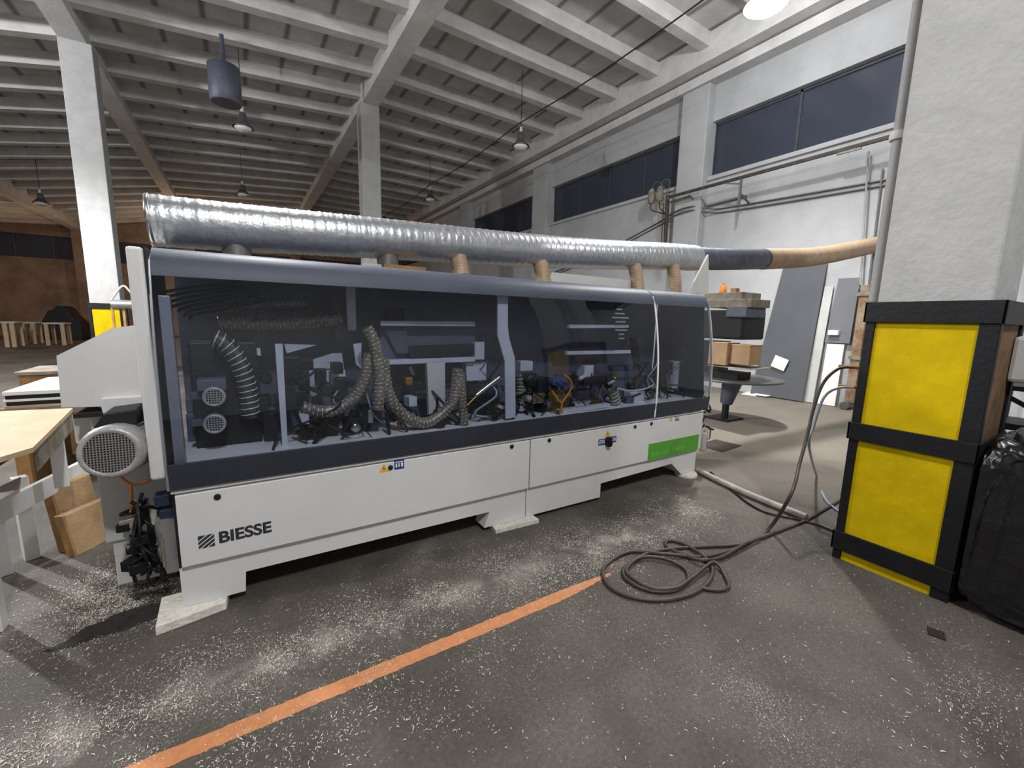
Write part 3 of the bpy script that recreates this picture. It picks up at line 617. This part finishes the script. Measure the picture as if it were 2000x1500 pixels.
# small white safety sticker high on the pane
st = MB(); c = aY(1174, 612, hood_y(1.45))
for i in range(8):
    zz = 1.55 - i * .032; wd = (.03, .05, .09, .055, .07, .065, .03, .03)[i]
    st.box((2.83 - wd, hood_y(zz) - .004, zz - .006), (2.83 + wd, hood_y(zz) - .0005, zz + .006))
st.build('sticker', 'alu', hoods[0])
# outfeed end: gusset, oily drive, filter bowl
gp = [aY(1345, 572, .25), aY(1384, 575, .25), aY(1384, 497, .25)]
MB().prism(gp, (0, .02, 0)).build('gusset_plate', 'offwhite', mc)
MB().box((4.03, .10, .40), (4.16, .5, .98)).build('outfeed_drive', 'tangle', mc, .02)
random.seed(3)
for k in range(16):
    c = Vector((4.12 + random.uniform(-.05, .12), .02 + random.uniform(0, .2), random.uniform(.3, .75)))
    cable([c + Vector((random.uniform(-.07, .07), random.uniform(-.05, .05), random.uniform(-.1, .1))) for _ in range(4)], .008).build('machine_cable', 'tangle' if k % 3 else 'planks', mc)
MB().lathe([(.03, .0), (.042, .02), (.042, .20), (.03, .235), (.012, .24)], (4.07, .0, .22), n=18).build('filter_bowl', 'clear', mc)
MB().lathe([(.03, 0), (.03, .16)], (4.07, .0, .24), n=14).build('filter_core', 'paper', mc)
# ================================================================== EXTRACTION DUCT
du = thing('extraction_duct', 'long silver foil dust extraction duct above the machine, turning to tan hose', 'duct', None, (2, .65, 1.9))
DP = [aY(px, py, yy) for px, py, yy in ((291, 430, .65), (480, 446, .65), (700, 463, .65), (850, 475, .65), (1000, 487, .65), (1150, 496, .65), (1300, 501, .65), (1390, 506, .65), (1500, 506, .65), (1600, 500, .63), (1712, 478, .60))]
DP.append(Vector((9.58, .58, DP[-1].z + (9.58 - DP[-1].x) * .22)))
path = smooth_path(DP, .012)
ia = min(range(len(path)), key=lambda i: abs(path[i].x - 4.62)); ib = min(range(len(path)), key=lambda i: abs(path[i].x - 6.0))
random.seed(9); wob = [random.uniform(-.0022, .0022) for _ in path]
def duct_r(i):
    j = i % 5; return .133 + (.0032 if j == 0 else -.0008 if j in (1, 4) else 0) + wob[i] * .5
sm = path[:ia:1]
foil = MB().sweep(sm, duct_r, 40, caps=False).build('foil_duct', 'foil', du)
MB().lathe([(.131, 0), (.137, 0), (.137, .02), (.131, .02)], sm[0], (1, 0, .03), 40, False).build('duct_rim', 'steel', du)
MB().lathe([(.123, 0), (.01, .002)], sm[0] + Vector((.1, 0, 0)), (1, 0, 0), 30).build('duct_inside', 'darkduct', du)
MB().sweep(path[ia:ib], lambda i: .120 + (.003 if i % 4 == 0 else 0), 28).build('dark_hose', 'darkduct', du)
MB().sweep(path[ib:], lambda i: .119 + (.011 if i % 4 < 2 else 0), 28).build('flexible_hose', 'tan', du)
def duct_low(x):
    q = min(path, key=lambda p: abs(p.x - x)); return q.z - .132
for px in (900, 1060, 1245, 1320):
    x = aY(px, 530, .56).x; z1 = duct_low(x)
    ribbed([(x, .54, 1.755), (x, .56, (1.755 + z1) / 2), (x, .60, z1 + .03)], .060, .02, .1).build('branch_hose', 'tan', du)
for x in (.32, 1.2): MB().lathe([(.075, 0), (.072, .02), (.072, duct_low(x) - 1.757 + .03)], (x, .64, 1.762), n=20).build('branch_collar', 'greymetal', du)
for (px0, px1) in ((705, 748), (1075, 1235)):
    a, b = aY(px0, 520, .61), aY(px1, 520, .61); MB().box((a.x, .585, 1.757), (b.x, .61, 1.80 if px0 < 900 else 1.86)).build('duct_bracket', 'offwhite', du)
MB().box((aY(748, 520, .55).x, .53, 1.757), (aY(830, 520, .55).x, .6, 1.80)).build('duct_support', 'wood', du)
MB().lathe([(.17, 0), (.17, .02)], DP[-1] - Vector((.02, 0, 0)), (1, 0, 0), 28).build('wall_flange', 'greymetal', du)
# ================================================================== FLOOR THINGS NEAR THE MACHINE
tag(MB().hexa([(-.092, -.098, 0), (.172, -.045, 0), (.19, .16, 0), (-.10, .15, 0)], [(-.092, -.098, .044), (.172, -.045, .044), (.19, .16, .044), (-.10, .15, .044)]).build('levelling_board', 'osb', None, .003),
    'pale strand board pad under the left foot of the machine', 'board', 'boards under the machine feet')
tag(MB().hexa([(1.70, -.058, 0), (2.05, -.075, 0), (2.05, .12, 0), (1.72, .14, 0)], [(1.70, -.058, .032), (2.05, -.075, .032), (2.05, .12, .032), (1.72, .14, .032)]).build('levelling_board', 'osb', None, .003),
    'narrow pale board pad under the middle feet of the machine', 'board', 'boards under the machine feet')
tag(MB().lathe([(.10, 0), (.105, .01), (.10, .03), (.09, .036)], (3.87, .02, 0), n=22).build('levelling_pad', 'osb'), 'small pale round pad under the right foot of the machine', 'pad')
# orange line: hand painted, ragged edges, worn away at the far end
ol = MB(); vs = []; random.seed(21)
N = 120
for i in range(N + 1):
    t = i / N; x = -.45 + t * 2.50; wd = .035 * (1 if t < .86 else 1 - (t - .86) / .14 * .75)
    yc = -.80 + (.0 if t < .8 else (t - .8) * .06)
    vs += [(x, yc - wd + random.uniform(-.003, .003), .0015), (x, yc + wd + random.uniform(-.003, .003), .0015)]
ol.add(vs, [(2 * i, 2 * i + 2, 2 * i + 3, 2 * i + 1) for i in range(N)])
line = ol.build('floor_line', 'orange'); md = line.modifiers.new('thick', 'SOLIDIFY'); md.thickness = .001
tag(line, 'orange painted line across the floor in front of the machine', 'line')
# dropped rubber hose: comes from the far tap, coils on the floor, goes off behind the column
def F(px, py, z=.011): return aZ(px, py, z)
hp = [aX(1668, 718, 4.25), aX(1640, 719, 4.22), aX(1610, 745, 4.1), aX(1590, 795, 3.95), aX(1577, 850, 3.8), aX(1562, 905, 3.62), aX(1545, 965, 3.4), F(1500, 1035, .012), F(1450, 1066), F(1380, 1087), F(1300, 1082, .02), F(1230, 1078), F(1180, 1108), F(1190, 1145), F(1240, 1168), F(1310, 1171), F(1370, 1150), F(1392, 1115), F(1372, 1085, .022), F(1330, 1060), F(1305, 1056), F(1300, 1066), F(1330, 1082), F(1372, 1094, .03), F(1410, 1088, .02), F(1455, 1062, .028)]
hp2 = [F(1455, 1062, .026), F(1420, 1066), F(1370, 1068), F(1310, 1072), F(1262, 1082), F(1222, 1105), F(1222, 1130), F(1262, 1152), F(1310, 1155), F(1342, 1138), F(1338, 1112), F(1300, 1092, .02), F(1255, 1088, .02), F(1228, 1105, .02), F(1226, 1122, .022), F(1270, 1148, .022), F(1320, 1148, .022), F(1352, 1128, .024), F(1395, 1098, .03), F(1418, 1128), F(1422, 1148), F(1400, 1153), F(1372, 1149)]
hs = thing('rubber_hose', 'brown rubber hose coiled on the floor and looping up behind the yellow column', 'hose', None, F(1300, 1110, 0))
cable(hp, .0115, 9, .03).build('hose_run', 'hosebrown', hs)
cable(hp2, .0105, 9, .03).build('hose_coil', 'hosebrown', hs)
tag(cable([F(1455, 1062, .03), F(1510, 1042), F(1570, 1018), F(1605, 998), F(1632, 982), F(1660, 965)], .010, 9).build('rubber_cable', 'hosebrown'), 'dark cable on the floor running up behind the yellow column', 'cable')
tag(cable([F(1388, 922), F(1420, 950), F(1440, 966), F(1465, 985), F(1500, 1002), F(1560, 1015), F(1600, 1026), F(1640, 1042), F(1700, 1062)], .008, 8).build('power_cable', 'tangle'), 'thin black cable lying beside the pale pipe on the floor', 'cable')
tag(cable([F(1362, 918, .03), F(1450, 960, .03), F(1575, 1010, .03)], .026, 12, .2).build('floor_pipe', 'dirtywhite'), 'pale pipe on the floor from the right end of the machine to the column', 'pipe')
tag(cable([aX(1668, 757, 4.25), aX(1640, 757, 4.22), aX(1610, 775, 4.15), aX(1590, 830, 4.1), aX(1580, 870, 4.1), F(1595, 930, .012), F(1612, 975), F(1640, 1000)], .010, 8).build('air_hose', 'bluehose'), 'pale blue air hose dropping to the floor left of the yellow column', 'hose')
tag(MB().box((3.03, -1.97, 0), (3.10, -1.91, .006), .3).build('floor_scrap', 'soil'), 'dark scrap on the floor in front of the yellow column', 'scrap')
tag(MB().box((4.88, .30, 0), (5.35, .62, .006), .1).build('floor_plate', 'pipedark'), 'rusty brown plate in the floor beyond the right end of the machine', 'plate')
# taps behind the column
tp = thing('wall_tap_pipe', 'rusty upright pipe with two hose taps behind the yellow column', 'pipe', None, (4.25, -1.05, 0))
MB().cyl((4.32, -1.22, 0), (4.32, -1.22, 1.62), .045, 14).build('standpipe', 'rust', tp)
for px, py in ((1668, 718), (1668, 757)):
    c = aX(px, py, 4.25); MB().cyl(c + Vector((0, .1, 0)), c + Vector((.07, -.12, 0)), .014, 10).build('tap', 'brass', tp)
dr = thing('drain_pipe', 'beige square drain pipe on the white wall left of the near column', 'pipe', None, (9.5, .7, 0))
MB().box((9.40, .62, .12), (9.57, .76, 2.18)).build('pipe_run', 'rust', dr, .01); MB().box((9.37, .60, 2.0), (9.58, .78, 2.06)).box((9.37, .60, .9), (9.58, .78, .96)).build('clamp', 'planks', dr)
MB().cyl((9.3, .72, .07), (9.57, .72, .07), .07, 14).build('pipe_elbow', 'greymetal', dr)
# black plastic bag leaning on the column
def bag():
    b = bmesh.new(); bmesh.ops.create_icosphere(b, subdivisions=6, radius=1)
    from mathutils import noise
    sg = lambda v, e: math.copysign(abs(v) ** e, v)
    for v in b.verts:
        p = v.co.copy(); X, Y, Z = sg(p.x, .34), sg(p.y, .34), sg(p.z, .42); h = Z * .5 + .5
        n = noise.noise(p * 2.2) * .05 + (abs(noise.noise(Vector((p.x * 5 + p.y * 4, p.y * 6 - p.x * 3, p.z * 1.1)))) - .25) * .09
        k = (1.02 - .05 * h) * (1 + n)
        x = max(3.41 + abs(n) * .15, 3.84 + X * .50 * k); y = -2.36 + Y * .50 * k
        v.co = Vector((x, min(y, -1.925), max(.002, h * (.90 + .05 * Y) + n * .6 * h)))
    me = bpy.data.meshes.new('plastic_bag'); b.to_mesh(me); b.free()
    for p in me.polygons: p.use_smooth = True
    o = bpy.data.objects.new('plastic_bag', me); COL.objects.link(o); me.materials.append(MT['bag']); return o
tag(bag(), 'big black plastic bag slumped against the yellow column at the right edge', 'bag')
bx = thing('electrical_box', 'white electrical box beside the yellow column at the right edge', 'box', None, (4.1, -1.95, 1.3))
MB().box((3.86, -2.12, 1.175), (4.28, -1.885, 1.425)).build('housing', 'offwhite', bx, .02)
MB().box((3.852, -2.13, 1.18), (3.86, -1.965, 1.42)).build('lid', 'offwhite', bx, .004)
sd = thing('metal_stand', 'black metal stand behind the yellow column, under the white box', 'stand', None, (4.6, -1.9, 0))
for (xx, yy) in ((4.45, -1.78), (4.75, -1.78), (4.45, -2.15), (4.75, -2.15)): MB().box((xx - .02, yy - .02, 0), (xx + .02, yy + .02, 1.1)).build('leg', 'black', sd)
MB().box((4.42, -2.18, .83), (4.78, -1.75, .87)).box((4.42, -2.18, 1.08), (4.78, -1.75, 1.11)).build('shelf', 'black', sd)
MB().bar((4.46, -1.8, 1.05), (4.46, -2.12, .86), .025).build('brace', 'black', sd)
# ================================================================== RIGHT WALL THINGS
wp_ = thing('wall_pipe', 'dark rusty pipe along the wall under the windows, held off by brackets', 'pipe', None, (9.25, 2, 4.4))
za = 4.46
MB().bar((9.2, 4.75, za), (9.2, -3.0, za), .05, .055).build('pipe_run', 'pipedark', wp_)
for yy in (2.98, -1.4):
    MB().bar((9.2, yy, za), (9.2, yy, za - .55), .04).build('hanger', 'greymetal', wp_)
    MB().bar((9.2, yy + .02, za - .12), (9.2, yy + .45, za), .03).bar((9.2, yy, za - .3), (9.58, yy, za - .45), .03).build('bracket_arm', 'greymetal', wp_)
MB().bar((9.2, 1.3, za - .05), (9.2, .95, za - .05), .035).build('pipe_clip', 'greymetal', wp_)
for i, dz in enumerate((0, -.085)):
    tag(cable([(9.57, 10, 3.05 + dz), (9.57, 7.2, 3.55 + dz), (9.57, 5.2, 4.06 + dz), (9.36, 4.7, 4.13 + dz), (9.36, 4.2, 4.17 + dz), (9.57, 3.75, 4.05 + dz), (9.57, 2.5, 3.98 + dz), (9.57, .6, 3.91 + dz), (9.57, -2, 3.83 + dz)], .017, 8, .2).build('wall_cable', 'greymetal'),
        ('upper' if i == 0 else 'lower') + ' of the two grey cables running along the window wall', 'cable', 'cables along the window wall')
tag(cable([(9.30, 4.9, 4.36), (9.34, 4.33, 4.40), (9.34, 4.28, 4.40), (9.52, 4.05, 4.16), (9.57, 3.9, 4.15), (9.57, 3.05, 4.17)], .02, 8, .2).build('conduit', 'greymetal'), 'short kinked grey conduit on the white pilaster under the pipe', 'conduit')
ms = thing('cable_mast', 'dark mast on the window wall with two grey capsule insulators', 'mast', None, (9.3, 4.85, 3.4))
MB().cyl((9.33, 4.86, 2.9), (9.33, 4.9, 4.56), .045, 10).cyl((9.33, 4.98, 2.9), (9.33, 5.0, 4.4), .012, 8).build('pole', 'pipedark', ms)
for yy in (5.33, 5.08):
    MB().lathe([(.02, 0), (.08, .03), (.095, .10), (.085, .30), (.05, .36), (.02, .38)], (9.25, yy, 4.42), n=16).build('insulator', 'planks', ms)
    cable([(9.25, yy, 4.42), (9.27, yy - .02, 4.28), (9.33, 4.9, 4.10), (9.33, 4.87, 3.95)], .012).build('lead', 'tangle', ms)
    cable([(9.25, yy, 4.79), (9.25, yy - .1, 4.92), (9.27, yy - .25, 4.86), (9.33, 4.9, 4.6)], .01).build('lead', 'greymetal', ms)
tag(MB().cyl((9.5, .95, 4.42), (9.5, .80, 2.2), .016, 8).build('riser_pipe', 'pipegrey'), 'thin pale riser pipe on the wall left of the near column', 'pipe', 'riser pipes')
tag(MB().cyl((9.56, .74, 4.1), (9.56, .70, 2.2), .014, 8).build('riser_pipe', 'greymetal'), 'thin dark riser pipe on the wall nearest the near column', 'pipe', 'riser pipes')
dp = thing('downpipe', 'grey downpipe fixed to the left side of the near column', 'pipe', None, (3.6, -1.33, 1.6))
MB().cyl((3.60, -1.335, 1.61), (3.60, -1.335, 4.4), .028, 14).build('pipe_run', 'pipegrey', dp)
MB().lathe([(.040, 0), (.044, .02), (.040, .045)], (3.60, -1.335, 2.53), n=16).build('pipe_collar', 'offwhite', dp)
def leaning(pts, th, m_, name, label, cat, bev=.003):
    return tag(MB().prism([Vector(p) for p in pts], (-th, 0, 0)).build(name, m_, None, bev), label, cat)
leaning([(9.58, 2.13, 2.62), (9.58, 1.37, 2.62), (9.40, 1.42, .02), (9.40, 2.42, .02)], .03, 'darkpanel', 'laminate_board', 'tall dark grey board leaning against the white wall', 'board')
leaning([(9.58, 1.16, 2.33), (9.58, .83, 2.33), (9.53, .84, 1.17), (9.53, 1.23, 1.17)], .02, 'midpanel', 'laminate_board', 'smaller grey board on the wall above a white board', 'board')
leaning([(9.55, 1.19, 1.15), (9.55, .92, 1.15), (9.50, .92, .01), (9.50, 1.20, .01)], .02, 'paper', 'white_board', 'white board standing on the floor below the smaller grey board', 'board')
leaning([(9.57, 1.36, 2.2), (9.57, 1.22, 2.2), (9.50, 1.28, .01), (9.50, 1.46, .01)], .02, 'offwhite', 'penumbra_strip', 'pale strip standing in for the soft shadow edge between the two grey boards', 'board')  # strip coloured as the penumbra beside the tall dark board
tag(MB().box((9.44, 1.01, 1.31), (9.52, 1.17, 1.40)).build('paper_tray', 'paper', None, .004), 'small white tray fixed on the smaller grey board', 'tray')
c = Vector((9.36, 1.90, .72)); e1 = Vector((0, .16, .05)); e2 = Vector((0, -.06, .19))
tag(MB().prism([c - e1 * .8 - e2 * .6, c + e1 * .8 - e2 * .6, c + e1 * .8 + e2 * .6, c - e1 * .8 + e2 * .6], (.004, 0, 0)).build('paper_sheet', 'paper'), 'white paper sheet taped askew on the tall dark board', 'paper')
for i, (px, py, l, a) in enumerate(((1470, 768, .5, .2), (1495, 772, .4, -.1), (1460, 760, .35, .5))):
    c = aZ(px, py, .02); tag(MB().box((c.x - l / 2, c.y - .14, .001 + i * .022), (c.x + l / 2, c.y + .14, .021 + i * .022), a).build('offcut', 'paper', None, .002), ('lowest', 'middle', 'topmost')[i] + ' pale board offcut lying by the foot of the white wall', 'offcut', 'offcuts by the wall')
# ------------- second machine beyond the right end
def px_box(name, m_, p0, p1, X, dx, parent, bev=.004):
    a, b = aX(*p0, X), aX(*p1, X); return MB().box((X, a.y, b.z), (X + dx, b.y, a.z)).build(name, m_, parent, bev)
eq = thing('panel_saw', 'dark headed woodworking machine beyond the right end of the long machine', 'machine', None, (6.6, 1.3, 0))
px_box('control_head', 'rubber', (1372, 606), (1448, 664), 6.3, .6, eq, .03)
px_box('head_side', 'inner', (1418, 600), (1458, 620), 6.25, .5, eq, .02)
ct = aX(1438, 739, 6.6); rr = abs(aX(1524, 742, 6.6).y - ct.y)
MB().lathe([(rr * .97, -.02), (rr, -.012), (rr, .012), (rr * .97, .02)], ct, n=40).build('work_table', 'greymetal', eq)
MB().cyl((ct.x, ct.y + .05, ct.z - .02), (ct.x, ct.y + .12, .25), .15, 16, .09).build('pedestal', 'inner', eq)
MB().cyl((ct.x, ct.y + .12, 0), (ct.x, ct.y + .12, .25), .05, 12).box((ct.x - .22, ct.y - .05, 0), (ct.x + .22, ct.y + .3, .03)).build('foot', 'rubber', eq)
px_box('column', 'rubber', (1365, 664), (1400, 735), 6.7, .3, eq)
for i, (p0, p1, X) in enumerate((((1380, 586), (1466, 600), 6.25), ((1376, 573), (1448, 586), 6.3))):
    a, b = aX(*p0, X), aX(*p1, X); tag(MB().box((X, a.y, b.z), (X + .5, b.y, a.z)).build('plank', 'planks', None, .004), ('lower' if i == 0 else 'upper') + ' weathered plank on top of the dark machine head', 'plank', 'planks on the dark head')
a = aX(1413, 562, 6.5); tag(MB().lathe([(.05, 0), (.05, .10), (.02, .12), (.02, .15)], (a.x, a.y, aX(1413, 573, 6.5).z), n=14).build('glue_pot', 'orangecable'), 'small orange pot on the planks above the dark head', 'pot')
a = aX(1432, 566, 6.5); tag(MB().box((a.x, a.y - .04, aX(1432, 573, 6.5).z), (a.x + .1, a.y + .04, aX(1432, 563, 6.5).z)).build('wood_block', 'wood'), 'small wooden block on the planks above the dark head', 'block')
for i, (p0, p1, X, l) in enumerate((((1386, 668), (1417, 714), 6.05, 'brown cardboard carton on the left, beside the dark machine head'), ((1420, 672), (1462, 714), 6.12, 'wider pale cardboard carton on the table below the dark head'))):
    a, b = aX(*p0, X), aX(*p1, X); t = thing('carton', l, 'carton', 'cartons below the dark head', (X + .15, (a.y + b.y) / 2, b.z)); MB().box((X, a.y, b.z), (X + .3, b.y, a.z)).build('box_body', 'carton', t, .003); MB().box((X - .004, a.y, a.z - .012), (X + .304, b.y, a.z + .002)).build('flap', 'carton', t)
a, b = aX(1380, 714, 6.0), aX(1464, 722, 6.0)
tag(MB().box((6.0, a.y, b.z), (6.6, b.y, a.z)).build('shelf_board', 'planks', None, .003), 'grey board under the two cartons', 'board')
a, b = aX(1380, 722, 6.2), aX(1400, 735, 6.2)
MB().box((6.25, a.y, b.z - .02), (6.6, a.y - .45, a.z - .005)).build('support_block', 'rubber', eq)
# ================================================================== LEFT SIDE: BENCH, BOARDS, STACK
bn = thing('workbench', 'workbench with plywood top and white legs at the left edge', 'bench', None, (-.9, .7, 0))
zt = .85; pts = [aZ(0, 893, zt), aZ(64, 874, zt), aZ(142, 797, zt), aZ(0, 803, zt)]
L0 = pts[3] + (pts[3] - pts[2]) * 1.2; L1 = pts[0] + (pts[0] - pts[1]) * 1.5
MB().prism([pts[1], pts[2], L0, L1], (0, 0, -.022)).build('benchtop', 'ply', bn, .002)
MB().prism([aZ(66, 880, .82), aZ(72, 876, .82), aZ(140, 806, .82), aZ(132, 806, .82)], (0, 0, -.10)).build('edge_rail', 'planks', bn)
zr = .42
rA, rB = aZ(-30, 1015, zr), aZ(168, 912, zr)
MB().bar(rA, rB, .03, .11).build('cross_rail', 'white', bn, .003)
for px, py in ((8, 1122), (62, 1090)):
    c = F(px, py, 0); MB().box((c.x - .03, c.y - .03, 0), (c.x + .03, c.y + .03, .5), .5).build('leg', 'white', bn, .003)
c = F(5, 1228, 0); MB().box((c.x - .05, c.y - .03, 0), (c.x + .012, c.y + .03, .82), .0).build('leg', 'white', bn, .003)
c = aY(108, 850, .95); MB().box((c.x - .03, .92, .44), (c.x + .03, .98, .828), .2).build('post', 'white', bn, .003)
MB().box((-1.0, .55, .70), (-.70, .9, .78)).build('drawer', 'wooddark', bn, .004)
tag(MB().prism([aZ(0, 958, .55), aZ(42, 938, .55), aZ(38, 962, .55), aZ(0, 985, .55)], (0, 0, .02)).build('white_offcut', 'paper'), 'white offcut lying on the bench frame at the left edge', 'offcut')
def lean_board(b0, b1, h, th, label, m_='mdf', tilt=.05):
    b0, b1 = Vector(b0), Vector(b1); d = (b1 - b0).normalized(); nrm = Vector((-d.y, d.x, 0)); top = Vector((0, 0, h)) + nrm * tilt
    t = thing('leaning_board', label, 'board', 'boards leaning by the bench', (b0 + b1) / 2)
    MB().hexa([b0, b1, b1 + nrm * th, b0 + nrm * th], [b0 + top, b1 + top, b1 + top + nrm * th, b0 + top + nrm * th]).build('panel', m_, t, .004)
    MB().hexa([b0 - d * .012, b0 - d * .001, b0 - d * .001 + nrm * th, b0 - d * .012 + nrm * th], [b0 + top - d * .012, b0 + top - d * .001, b0 + top - d * .001 + nrm * th, b0 + top - d * .012 + nrm * th]).build('edge_strip', 'wood', t)
    return t
lean_board(F(152, 1086, 0), F(236, 1042, 0), .25, .05, 'shorter chipboard piece leaning in front of the taller one')
lean_board(F(128, 1088, 0) + Vector((.0, .07, 0)), F(200, 1048, 0) + Vector((.0, .07, 0)), .40, .05, 'taller chipboard piece standing behind the shorter one, by the bench')
# stack of boards beyond the bench
sx0 = aY(10, 775, 2.5); sx1 = aY(150, 760, 2.5)
tr = thing('trestle', 'low timber trestle under the stack of boards behind the bench', 'trestle', None, (-1.1, 2.9, 0))
for xx in (-1.28, -.82): MB().box((xx, 2.45, 0), (xx + .08, 3.4, .60)).build('leg', 'wood', tr)
MB().box((-1.35, 2.5, .60), (-.7, 3.4, .66)).build('beam', 'planks', tr)
zz = .66
for i, (h, m_, l) in enumerate(((.022, 'ply', 'lowest pale board of the stack behind the bench'), (.03, 'rubber', 'black board, second from the bottom of the stack behind the bench'), (.02, 'paper', 'thin white board in the middle of the stack behind the bench'), (.03, 'rubber', 'black board just below the top of the stack behind the bench'), (.03, 'paper', 'white board on top of the stack behind the bench'))):
    tag(MB().box((-1.31 + .012 * (i % 2), 2.5, zz), (-.75, 3.45, zz + h)).build('stacked_board', m_, None, .002), l, 'board', 'boards stacked behind the bench'); zz += h + .001
wc = thing('wooden_crate', 'small wooden box standing behind the stacked boards', 'crate', None, (-1.2, 3.7, .6))
a, b = aY(35, 733, 3.6), aY(150, 760, 3.6)
MB().box((a.x, 3.6, 0.0), (b.x, 4.2, a.z)).build('box_body', 'wood', wc, .004); MB().box((a.x - .02, 3.58, a.z), (b.x, 4.22, a.z + .03)).build('lid', 'planks', wc)
# things around the distant column
for i, (px, l) in enumerate(((216, 'left'), (238, 'right'))):
    a, b = aY(px, 600, 9.2), aY(px + 12, 660, 9.2); tag(MB().box((a.x, 9.2, 0), (b.x, 9.24, a.z)).build('upright_plank', 'wood', None, .004), l + ' of two upright planks beside the distant left column', 'plank', 'planks by the distant column')
a = aY(220, 596, 9.3); b = aY(268, 575, 9.3)
tag(MB().cyl((a.x, 9.22, a.z + .02), (b.x, 9.22, a.z + .02), .09, 12).build('foil_roll', 'foil'), 'silver roll lying on the upright planks beside the distant column', 'roll')
tag(cable([(a.x, 9.22, a.z + .10), (a.x + .2, 9.18, a.z + .38), (b.x - .1, 9.18, a.z + .30), (b.x, 9.22, a.z + .10)], .02).build('loose_strap', 'offwhite'), 'pale strap curling above the silver roll', 'strap')
# far end: trestle tables, dark pile
def far_table(px0, px1, py, Y, label):
    a, b = aY(px0, py, Y), aY(px1, py, Y); t = thing('trestle_table', label, 'table', 'tables at the far end of the hall', ((a.x + b.x) / 2, Y + .4, 0))
    MB().box((a.x, Y, a.z - .06), (b.x, Y + .8, a.z)).build('tabletop', 'offwhite', t, .005)
    for xx in (a.x + .03, b.x - .15):
        for yy in (Y, Y + .7): MB().box((xx, yy, 0), (xx + .12, yy + .08, a.z - .06)).build('leg', 'ply', t)
    return t
far_table(0, 28, 628, 21.0, 'pale trestle table at the far end, at the left edge')
far_table(36, 68, 629, 23, 'pale trestle table at the far end, second from the left edge')
far_table(82, 126, 630, 22, 'pale trestle table at the far end, nearest the distant column')
random.seed(17)
a = aY(75, 600, 26); b = aY(160, 650, 26)
ps = MB(); n = 9
top = [(a.x + (b.x - a.x) * i / n, .6 + 1.0 * math.sin(PI * (i + .6) / (n + 1.2)) * random.uniform(.8, 1.1)) for i in range(n + 1)]
ps.prism([(a.x, 26, 0)] + [(x, 26, z) for x, z in top] + [(b.x, 26, 0)], (0, 1.4, 0))
tag(ps.build('covered_pile', 'tangle', None, .1), 'dark covered pile against the brown far wall', 'pile')
# ================================================================== SHAVINGS
from mathutils import noise
ch = MB(); random.seed(33)
BAND = [(-.95, -.42), (-.35, -.50), (.15, -.46), (.7, -.42), (1.3, -.38), (2.0, -.40), (2.6, -.50), (3.1, -.45), (3.4, -.36)]
PT = F(1935, 1390, 0)
def spot():
    k = random.random()
    if k < .50:
        i = random.randrange(len(BAND) - 1); t = random.random(); (xa, ya), (xb, yb) = BAND[i], BAND[i + 1]
        return xa + (xb - xa) * t, random.gauss(ya + (yb - ya) * t - .06, .13), .46
    if k < .66: return random.gauss(-.30, .15), random.gauss(.38, .20), .36
    if k < .72: return random.gauss(2.1, .45), random.gauss(-.70, .15), .45
    if k < .82: return random.gauss(.3, .5), random.gauss(-.95, .16), .5
    if k < .84: return random.gauss(PT.x, .22), random.gauss(PT.y, .11), .46
    return random.uniform(-1.2, 4), random.uniform(-2.2, 1.2), .3
n = 0
while n < 40000:
    x, y_, th = spot()
    if noise.noise(Vector((x * 5, y_ * 5, 3))) * .5 + .5 + random.uniform(-.18, .18) < th: continue
    if -.02 < x < 4 and -.02 < y_ < 1: continue
    if 3.38 < x and y_ < -1.3: continue
    s_ = random.choice((.0008, .0011, .0015, .0024)) * random.uniform(.7, 1.4); a = random.uniform(0, PI); l = s_ * random.uniform(.7, 2.6)
    u = Vector((math.cos(a), math.sin(a), 0)); v = Vector((-u.y, u.x, 0)); c = Vector((x, y_, .0018)); hgt = random.uniform(.0004, .004)
    ch.add([c - u * l - v * s_ * .5, c - u * l + v * s_ * .5, c + v * s_ * .5 + Vector((0, 0, hgt)), c - v * s_ * .5 + Vector((0, 0, hgt)), c + u * l - v * s_ * .4, c + u * l + v * s_ * .4], [(0, 3, 2, 1), (3, 4, 5, 2)]); n += 1
tag(ch.build('wood_shavings', 'chips'), 'pale wood shavings and sawdust scattered over the floor', 'shavings', None, 'stuff')

random.seed(4)
dm = MB(); ring = []; cx, cy = -.24, .10
for j in range(28):
    a = 2 * PI * j / 28; q = random.uniform(.75, 1.15); ring.append((cx + math.cos(a) * .23 * q, cy + math.sin(a) * .085 * q + math.cos(a) * .05, .0015))
mid = [(cx + (x - cx) * .5, cy + (y_ - cy) * .5, .012 * random.uniform(.6, 1.3)) for x, y_, z in ring]
dm.add(ring + mid + [(cx, cy, .014)], [(j, (j + 1) % 28, 28 + (j + 1) % 28, 28 + j) for j in range(28)] + [(28 + j, 28 + (j + 1) % 28, 56) for j in range(28)])
tag(dm.build('dust_heap', 'soil'), 'low heap of dark dust on the floor left of the machine foot', 'dust', None, 'stuff')
